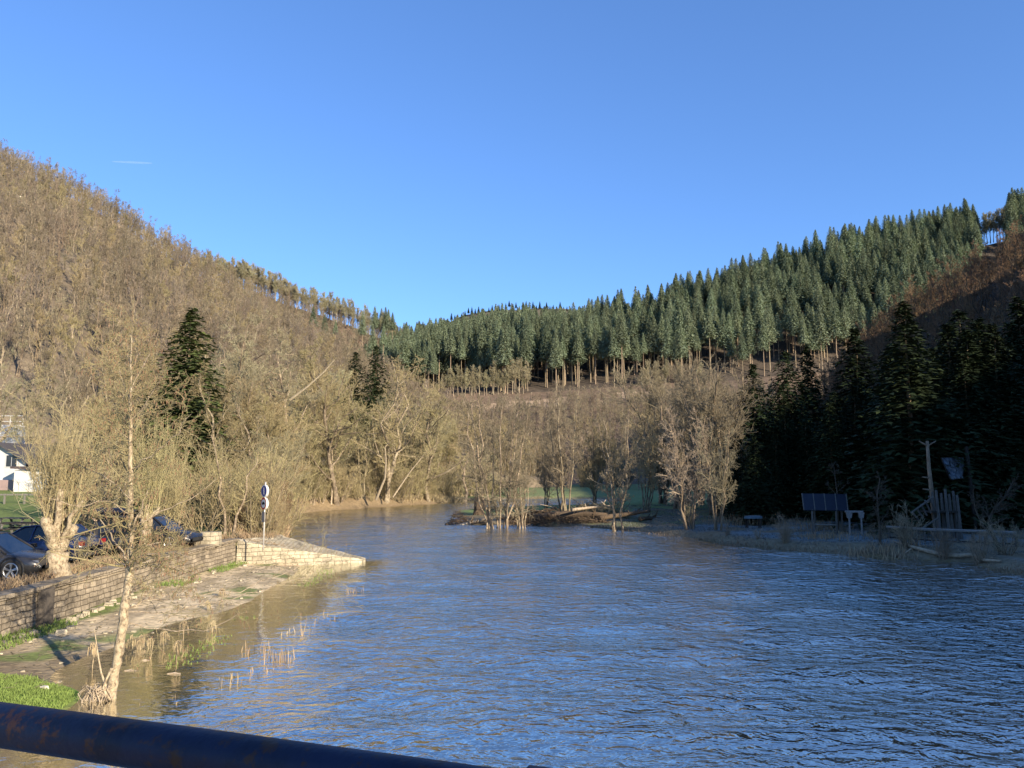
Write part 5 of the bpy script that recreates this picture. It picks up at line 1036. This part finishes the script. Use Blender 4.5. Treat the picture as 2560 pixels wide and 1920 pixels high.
# ------------------------------------------------------------------ people
def person(label, loc, rz, top, legs, hairc, hh=1.75, pose=0):
    s = hh/1.75; t = thing('person', label, 'person', loc, rz, None, s)
    J = {'pel': (0, 0, .95, .145), 'wai': (0, 0, 1.1, .135), 'che': (.01, 0, 1.32, .16), 'nb': (0, 0, 1.47, .085), 'nk': (.01, 0, 1.54, .058), 'hd': (.025, 0, 1.63, .088), 'ht': (.02, 0, 1.70, .075)}
    Eg = [('pel', 'wai'), ('wai', 'che'), ('che', 'nb'), ('nb', 'nk'), ('nk', 'hd'), ('hd', 'ht')]
    for s_, n_ in ((-1, 'r'), (1, 'l')):
        J.update({'hp'+n_: (0, s_*.1, .9, .105), 'kn'+n_: (.03, s_*.11, .5, .07), 'an'+n_: (0, s_*.11, .09, .048), 'fo'+n_: (.15, s_*.13, .04, .04), 'sh'+n_: (0, s_*.18, 1.43, .07), 'el'+n_: (-.02+.06*pose, s_*.25, 1.15, .048), 'wr'+n_: (.1+.15*pose, s_*.24, .93+.12*pose, .03), 'pa'+n_: (.13+.17*pose, s_*.24, .87+.12*pose, .033)})
        Eg += [('pel', 'hp'+n_), ('hp'+n_, 'kn'+n_), ('kn'+n_, 'an'+n_), ('an'+n_, 'fo'+n_), ('che', 'sh'+n_), ('sh'+n_, 'el'+n_), ('el'+n_, 'wr'+n_), ('wr'+n_, 'pa'+n_)]
        pa = J['pa'+n_]
        for f in range(5):
            dx = (-.03+f*.018) if f < 4 else .035; l = [.06, .075, .07, .055, .04][f]
            J[f'f{n_}{f}'] = (pa[0]+dx, pa[1]+(0 if f < 4 else -s_*.02), pa[2]-.045, .009); J[f'g{n_}{f}'] = (pa[0]+dx+.012, pa[1]-s_*.012, pa[2]-.045-l, .008); Eg += [('pa'+n_, f'f{n_}{f}'), (f'f{n_}{f}', f'g{n_}{f}')]
    ks = list(J); me = bpy.data.meshes.new('body'); me.from_pydata([J[k][:3] for k in ks], [(ks.index(a), ks.index(b)) for a, b in Eg], []); o = part('body', me, None, t)
    sk = o.modifiers.new('skin', 'SKIN'); sk.use_smooth_shade = True
    for i, k in enumerate(ks): v = me.skin_vertices[0].data[i]; v.radius = (J[k][3],)*2; v.use_root = (k == 'pel')
    ss = o.modifiers.new('sub', 'SUBSURF'); ss.levels = ss.render_levels = 2
    m = mat('skin_and_clothes', (.55, .36, .26), (.5, .32, .23), 5); me.materials.append(m); nt = m.node_tree; L = nt.links; b = nt.nodes['Principled BSDF']; b.inputs['Roughness'].default_value = .8
    tc = nt.nodes.new('ShaderNodeTexCoord'); sx = nt.nodes.new('ShaderNodeSeparateXYZ'); L.new(tc.outputs['Object'], sx.inputs[0]); cr = nt.nodes.new('ShaderNodeValToRGB'); cr.color_ramp.interpolation = 'CONSTANT'
    mrr = nt.nodes.new('ShaderNodeMath'); mrr.operation = 'DIVIDE'; mrr.inputs[1].default_value = 2; L.new(sx.outputs[2], mrr.inputs[0]); L.new(mrr.outputs[0], cr.inputs[0])
    E_ = cr.color_ramp.elements; E_[0].color = (.02, .018, .015, 1); E_[1].position = .05; E_[1].color = (*legs, 1)
    for ps_, cc in ((.475, top), (.765, (.58, .38, .28))): e = E_.new(ps_); e.color = (*cc, 1)
    L.new(cr.outputs[0], b.inputs['Base Color'])
    V = []; Fq = []
    for i in range(7):
        for k in range(12):
            th = math.pi*.5*i/6*1.15; a = 2*math.pi*k/12; V.append((.01+.103*math.sin(th)*math.cos(a)-.02, .095*math.sin(th)*math.sin(a), 1.66+.115*math.cos(th)-(.05*i/6 if math.cos(a) < .2 else 0)))
        if i:
            for k in range(12): Fq.append(((i-1)*12+k, (i-1)*12+(k+1) % 12, i*12+(k+1) % 12, i*12+k))
    part('hair', mesh('hair', V, faces=Fq, smooth=True), mat('hair', hairc, tuple(x*.7 for x in hairc), 20), t)
    m_ = MB(); m_.tube([(.105, 0, 1.645), (.13, 0, 1.615), (.11, 0, 1.605)], [.008, .014, .008], 6); part('nose', m_.me(smooth=True), mat('skin', (.55, .36, .26)), t)
    m_ = MB()
    for s_ in (-1, 1): m_.tube([(.098, s_*.033, 1.648), (.108, s_*.033, 1.648)], .009, 6)
    part('eyes', m_.me(), M['darkplastic'], t)
    return t
p = G(96, 560, 1.4); yv = 32.; x_ = at(95.6, 521, yv)[0]; person('person with short dark hair and dark jacket beside the black estate car', (x_, yv, 1.4), math.radians(215), (.03, .028, .03), (.03, .035, .05), (.02, .015, .01), 1.74, 1)
x_ = at(113, 515, 37.)[0]; person('person in a pale blue top behind the estate car with the roof box', (x_, 37., 1.4), math.radians(250), (.35, .45, .65), (.04, .05, .08), (.30, .2, .1), 1.68, 0)

# ------------------------------------------------------------------ road signs on a pole
Y = 39.; px0 = 263.6; O = Vector((at(px0, 540, Y)[0], Y, 1.36)); sg = thing('road_sign_post', 'thin metal pole at the quay end carrying two round traffic signs', 'sign post', tuple(O), rz=math.radians(-45))
M['signwhite'] = mat('sign_white', (.62, .60, .56), (.52, .50, .47), 5, rough=.4); M['signblue'] = mat('sign_blue', (.02, .03, .22), (.02, .028, .18), 5, rough=.4); M['signred'] = mat('sign_red', (.42, .02, .015), (.35, .02, .015), 5, rough=.4); M['steel'] = mat('galvanised', (.62, .60, .56), (.48, .46, .43), 6, rough=.45, metal=.3); M['signblack'] = mat('sign_black', (.02, .02, .02))
def zt(py): return at(px0, py, Y)[2]-O.z
part('pole', MB().tube([(0, 0, -.3), (0, 0, zt(482))], .038, 10).me(smooth=True), M['steel'], sg)
def disc(y0, y1, r, z, n_=32, r2=None): m_ = MB(); m_.tube([(0, y0, z), (0, y1, z)], r, n_); return m_.me()
z1, z2 = zt(491), zt(503.5)
d1 = part('sign_disc', disc(-.075, .045, .30, z1), M['signwhite'], sg, 'blue round sign with white figure'); part('sign_field', disc(-.081, -.0755, .255, z1), M['signblue'], d1)
m_ = MB(); m_.tube([(0, -.086, z1+.15), (0, -.083, z1+.15)], .035, 12); m_.box((0, -.0845, z1+.05), (.09, .004, .14)); m_.box((-.03, -.0845, z1-.09), (.03, .004, .17), ry=.25); m_.box((.035, -.0845, z1-.09), (.03, .004, .17), ry=-.25); m_.box((.0, -.0845, z1-.0), (.16, .003, .03), ry=.5); part('sign_figure', m_.me(), M['signwhite'], d1)
d2 = part('sign_disc', disc(-.075, .045, .30, z2), M['signwhite'], sg, 'red-rimmed round sign with dark vehicle symbol'); part('sign_rim', disc(-.079, -.0755, .298, z2), M['signred'], d2); part('sign_field', disc(-.082, -.0795, .215, z2), M['signwhite'], d2)
m_ = MB(); m_.box((0, -.084, z2-.0), (.28, .004, .07)); m_.box((0.0, -.084, z2+.055), (.17, .004, .06), taper=1.)
for s_ in (-1, 1): m_.tube([(s_*.085, -.087, z2-.045), (s_*.085, -.083, z2-.045)], .032, 12)
part('sign_symbol', m_.me(), M['signblack'], d2)
m_ = MB(); m_.box((0, -.06, zt(517)), (.30, .02, .5)); part('supplementary_plate', m_.me(), mat('plate_grey', (.30, .26, .22), (.22, .19, .16), 5), sg)

# ------------------------------------------------------------------ picnic tables, post frame, house, embankment wall
def picnic(p, rz, label, mt, sc=1):
    t = thing('picnic_table', label, 'picnic table', p, rz, None, sc)
    for y in (-.24, 0, .24): part('table_board', MB().box((0, y, .74), (1.9, .21, .05)).me(), mt, t)
    for y in (-.72, .72): part('bench_board', MB().box((0, y, .45), (1.9, .26, .06)).me(), mt, t)
    for x in (-.72, .72): part('leg_frame', MB().box((x, 0, .40), (.09, 1.5, .09)).box((x+.05, .42, .36), (.08, .09, .86), rx=.45).box((x-.05, -.42, .36), (.08, .09, .86), rx=-.45).me(), M['pale_wood'], t)
    return t
x_, y_, _ = G(20, 531, 1.75); picnic((x_, y_, gz(x_, y_)), .08, 'dark picnic table on the lawn just above the blue car', M['dark_wood'])
x_, y_, _ = G(17, 515, 2.4); picnic((x_, y_, gz(x_, y_)), -.2, 'brown picnic table farther up the lawn, left of the thick willow', M['grey_wood'])
O = Vector(at(154, 518, 46)); O.z = gz(O.x, O.y); pf = thing('wooden_stand', 'small pale wooden post frame behind the roof box car', 'frame', tuple(O)); hgt = at(154, 506, 46)[2]-O.z
for px in (150.5, 153, 157): x_ = at(px, 510, 46)[0]-O.x; part('post', MB().box((x_, 0, hgt/2-.1), (.1, .1, hgt+.2)).me(), M['pale_wood'], pf)
part('beam', MB().box((0, 0, hgt+.04), (.6, .12, .1)).me(), M['pale_wood'], pf)
Y = 76.; x1 = at(29, 465, Y)[0]; zr = at(0, 444, Y)[2]; xr = at(0, 444, Y)[0]; ze = at(29, 463, Y)[2]; zb = gz(x1-3, Y)-.5
ho = thing('white_house', 'white gabled house half hidden behind twigs at the left edge', 'house', (xr, Y, 0)); hw = x1-xr-.3; V = [(-hw, 0, zb), (hw, 0, zb), (hw, 0, ze), (0, 0, zr-.2), (-hw, 0, ze)]; V += [(a, 9, c_) for a, b, c_ in V]
part('wall', mesh('w', V, faces=[(0, 1, 2, 3, 4), (9, 8, 7, 6, 5), (1, 6, 7, 2), (0, 4, 9, 5), (2, 7, 8, 3), (3, 8, 9, 4), (0, 5, 6, 1)]), mat('white_render', (.62, .60, .57), (.5, .48, .45), 1.2), ho)
m_ = MB(); sl_ = (zr-.2-ze)/hw
for s_ in (-1, 1): m_.add([(0, -.5, zr-.02), (s_*(hw+.6), -.5, ze-.6*sl_+.16), (s_*(hw+.6), 9.5, ze-.6*sl_+.16), (0, 9.5, zr-.02), (0, -.5, zr+.16), (s_*(hw+.6), -.5, ze-.6*sl_+.34), (s_*(hw+.6), 9.5, ze-.6*sl_+.34), (0, 9.5, zr+.16)], [(0, 1, 2, 3), (7, 6, 5, 4), (0, 4, 5, 1), (2, 6, 7, 3), (1, 5, 6, 2)])
part('roof', m_.me(), mat('slate', (.10, .09, .09), (.06, .055, .055), 4), ho)
wm = mat('window_glass', (.03, .035, .04), (.02, .02, .025), 2, rough=.1, spec=.7)
for dx, z in ((1.3, ze+.2), (-1.8, ze+.2), (1.3, ze-2.8), (-1.8, ze-2.8)):
    wn = part('window', MB().box((dx, -.02, z), (1.2, .08, 1.3)).me(), M['signwhite'], ho); part('pane', MB().box((dx-.27, -.07, z), (.48, .03, 1.1)).box((dx+.27, -.07, z), (.48, .03, 1.1)).me(), wm, wn)
part('base_band', MB().box((0, -.06, zb+.7), (2*hw, .1, 1.6)).me(), mat('red_band', (.36, .25, .22), (.28, .2, .18), 3), ho)
ga = thing('annex', 'low pale outbuilding with dark roof at the right of the white house', 'building', (x1+1.6, Y-2, 0)); za = at(33, 470, Y)[2]
part('wall', MB().box((0, 2, (zb+za)/2), (3.4, 4, za-zb)).me(), mat('pale_render', (.70, .67, .6), (.6, .56, .5), 1.5), ga); part('roof', MB().box((0, 2, za+.13), (3.9, 4.6, .22), ry=.06).me(), mat('dark_roof', (.09, .07, .07)), ga)
rf = thing('low_fence', 'low white rail fence at the top of the lawn by the house', 'fence', (at(10, 490, 62)[0], 62, 0)); zf = gz(at(10, 490, 62)[0], 62)
m_ = MB(); m_.box((1.2, 0, zf+.75), (7, .06, .12)); part('rail', m_.me(), M['pale_wood'], rf)
for k in range(5): part('post', MB().box((-2+k*1.6, .04, zf+.35), (.12, .1, .95)).me(), M['pale_wood'], rf)
Y = 103.; xl = at(-150, 430, Y)[0]; xr = at(24, 430, Y)[0]; zt_ = at(0, 425, Y)[2]; zb = at(0, 437, Y)[2]-1.2
ew = thing('road_wall', 'pale concrete road wall with white railing at the left edge below the hill', 'wall', (xr, Y, 0))
part('wall', MB().box(((xl-xr)/2, 0, (zt_+zb)/2-1.5), (xr-xl, .8, zt_-zb+3)).me(), mat('concrete', (.55, .52, .50), (.45, .42, .40), .6), ew)
m_ = MB(); zz_ = at(0, 416, Y)[2]
for z_ in (zt_+.45, zz_): m_.tube([(0, -.2, z_), (xl-xr, -.2, z_)], .05, 6)
part('railing', m_.me(), M['signwhite'], ew)
for k in range(14): part('railing_post', MB().tube([(-k*1.7-.1, -.2, zt_-.05), (-k*1.7-.1, -.2, zz_)], .05, 6).me(), M['signwhite'], ew)

# ------------------------------------------------------------------ bridge underfoot and its railing
A = Vector(ray(0, 724))*1.39+Vector((0, 0, 5)); Bv = Vector((.948, -.317, -.004)).normalized(); nrm = Vector((.317, .948, 0))
rl = thing('bridge_railing', 'thick dark blue rust-flecked handrail pipe crossing the bottom left corner', 'railing', tuple(A))
pm = mat('blue_rail_paint', (.006, .013, .042), (.003, .006, .018), 5, rough=.5, spec=.3, c3=(.006, .012, .036), bump=.0015, bscale=60); nt = pm.node_tree; L = nt.links; b = nt.nodes['Principled BSDF']; tc = nt.nodes.new('ShaderNodeTexCoord')
nn = nt.nodes.new('ShaderNodeTexNoise'); nn.inputs['Scale'].default_value = 22; nn.inputs['Detail'].default_value = 8; nn.inputs['Roughness'].default_value = .7; L.new(tc.outputs['Object'], nn.inputs['Vector'])
cr = nt.nodes.new('ShaderNodeValToRGB'); cr.color_ramp.elements[0].position = .54; cr.color_ramp.elements[1].position = .62; L.new(nn.outputs[0], cr.inputs[0])
mx = nt.nodes.new('ShaderNodeMix'); mx.data_type = 'RGBA'; L.new(cr.outputs[0], mx.inputs['Factor']); old = b.inputs['Base Color'].links[0].from_socket; L.new(old, mx.inputs['A']); mx.inputs['B'].default_value = (.042, .018, .010, 1); L.new(mx.outputs['Result'], b.inputs['Base Color'])
rr_ = random.Random(7)
pts = [Bv*s_+Vector((0, 0, -.004*(s_-.5)**2)) for s_ in np.arange(-3.0, 6.01, .1)]; RR = .037
part('handrail', MB().tube(pts, RR, 40, .004, rr_).me(smooth=True), pm, rl)
for s_ in (-2.2, 1.02, 4.2):
    part('post', MB().tube([Bv*s_+Vector((0, 0, -.03)), Bv*s_+Vector((0, 0, -1.35))], .03, 14).me(smooth=True), pm, rl); part('collar', MB().tube([Bv*(s_-.022), Bv*(s_+.022)], RR+.009, 30).me(smooth=True), pm, rl)
for dz_ in (-.55, -1.0): part('lower_rail', MB().tube([Bv*-3, Bv*6], .02, 12).me(smooth=True) if 0 else MB().tube([Bv*-3+Vector((0, 0, dz_)), Bv*6+Vector((0, 0, dz_))], .02, 12).me(smooth=True), pm, rl)
br = thing('bridge', 'concrete bridge deck below the blue handrail', 'bridge', (A.x, A.y, 3.2)); ang = math.atan2(Bv.y, Bv.x)
c_ = Bv*4-nrm*2.6; part('deck', MB().box((c_.x, c_.y, -.15), (44, 5.6, .5), rz=ang).me(), M['ground'] if 0 else mat('deck_concrete', (.35, .33, .30), (.26, .24, .22), 2), br)
# unseen spruce, added behind the bridge to shade the handrail
t = thing('spruce_tree', 'unseen tall spruce added behind the bridge to shade the handrail', 'tree', (20.0, -20.5, .4), 1.0); t.scale = (.8, .8, 1.45)
part('trunk', SPR[0][0], M['bark_conifer'], t); part('crown', SPR[0][1], M['needles_dark'], t)
# contrail
Yc = 7000.; a = Vector(at(112, 161.5, Yc)); b = Vector(at(152, 163.3, Yc)); m_ = MB(); m_.tube([a.lerp(b, f) for f in np.linspace(0, 1, 9)], [4, 7, 9, 10, 11, 11, 10, 8, 5], 8)
cm = bpy.data.materials.new('contrail_ice'); cm.use_nodes = True; nt = cm.node_tree; nt.nodes['Principled BSDF'].inputs['Base Color'].default_value = (.85, .9, 1, 1); nt.nodes['Principled BSDF'].inputs['Roughness'].default_value = 1; nt.nodes['Principled BSDF'].inputs['Alpha'].default_value = .05; nt.nodes['Principled BSDF'].inputs['Specular IOR Level'].default_value = 0
single('contrail', m_.me(smooth=True), cm, 'short thin white condensation trail in the blue sky above the left hill', 'contrail')
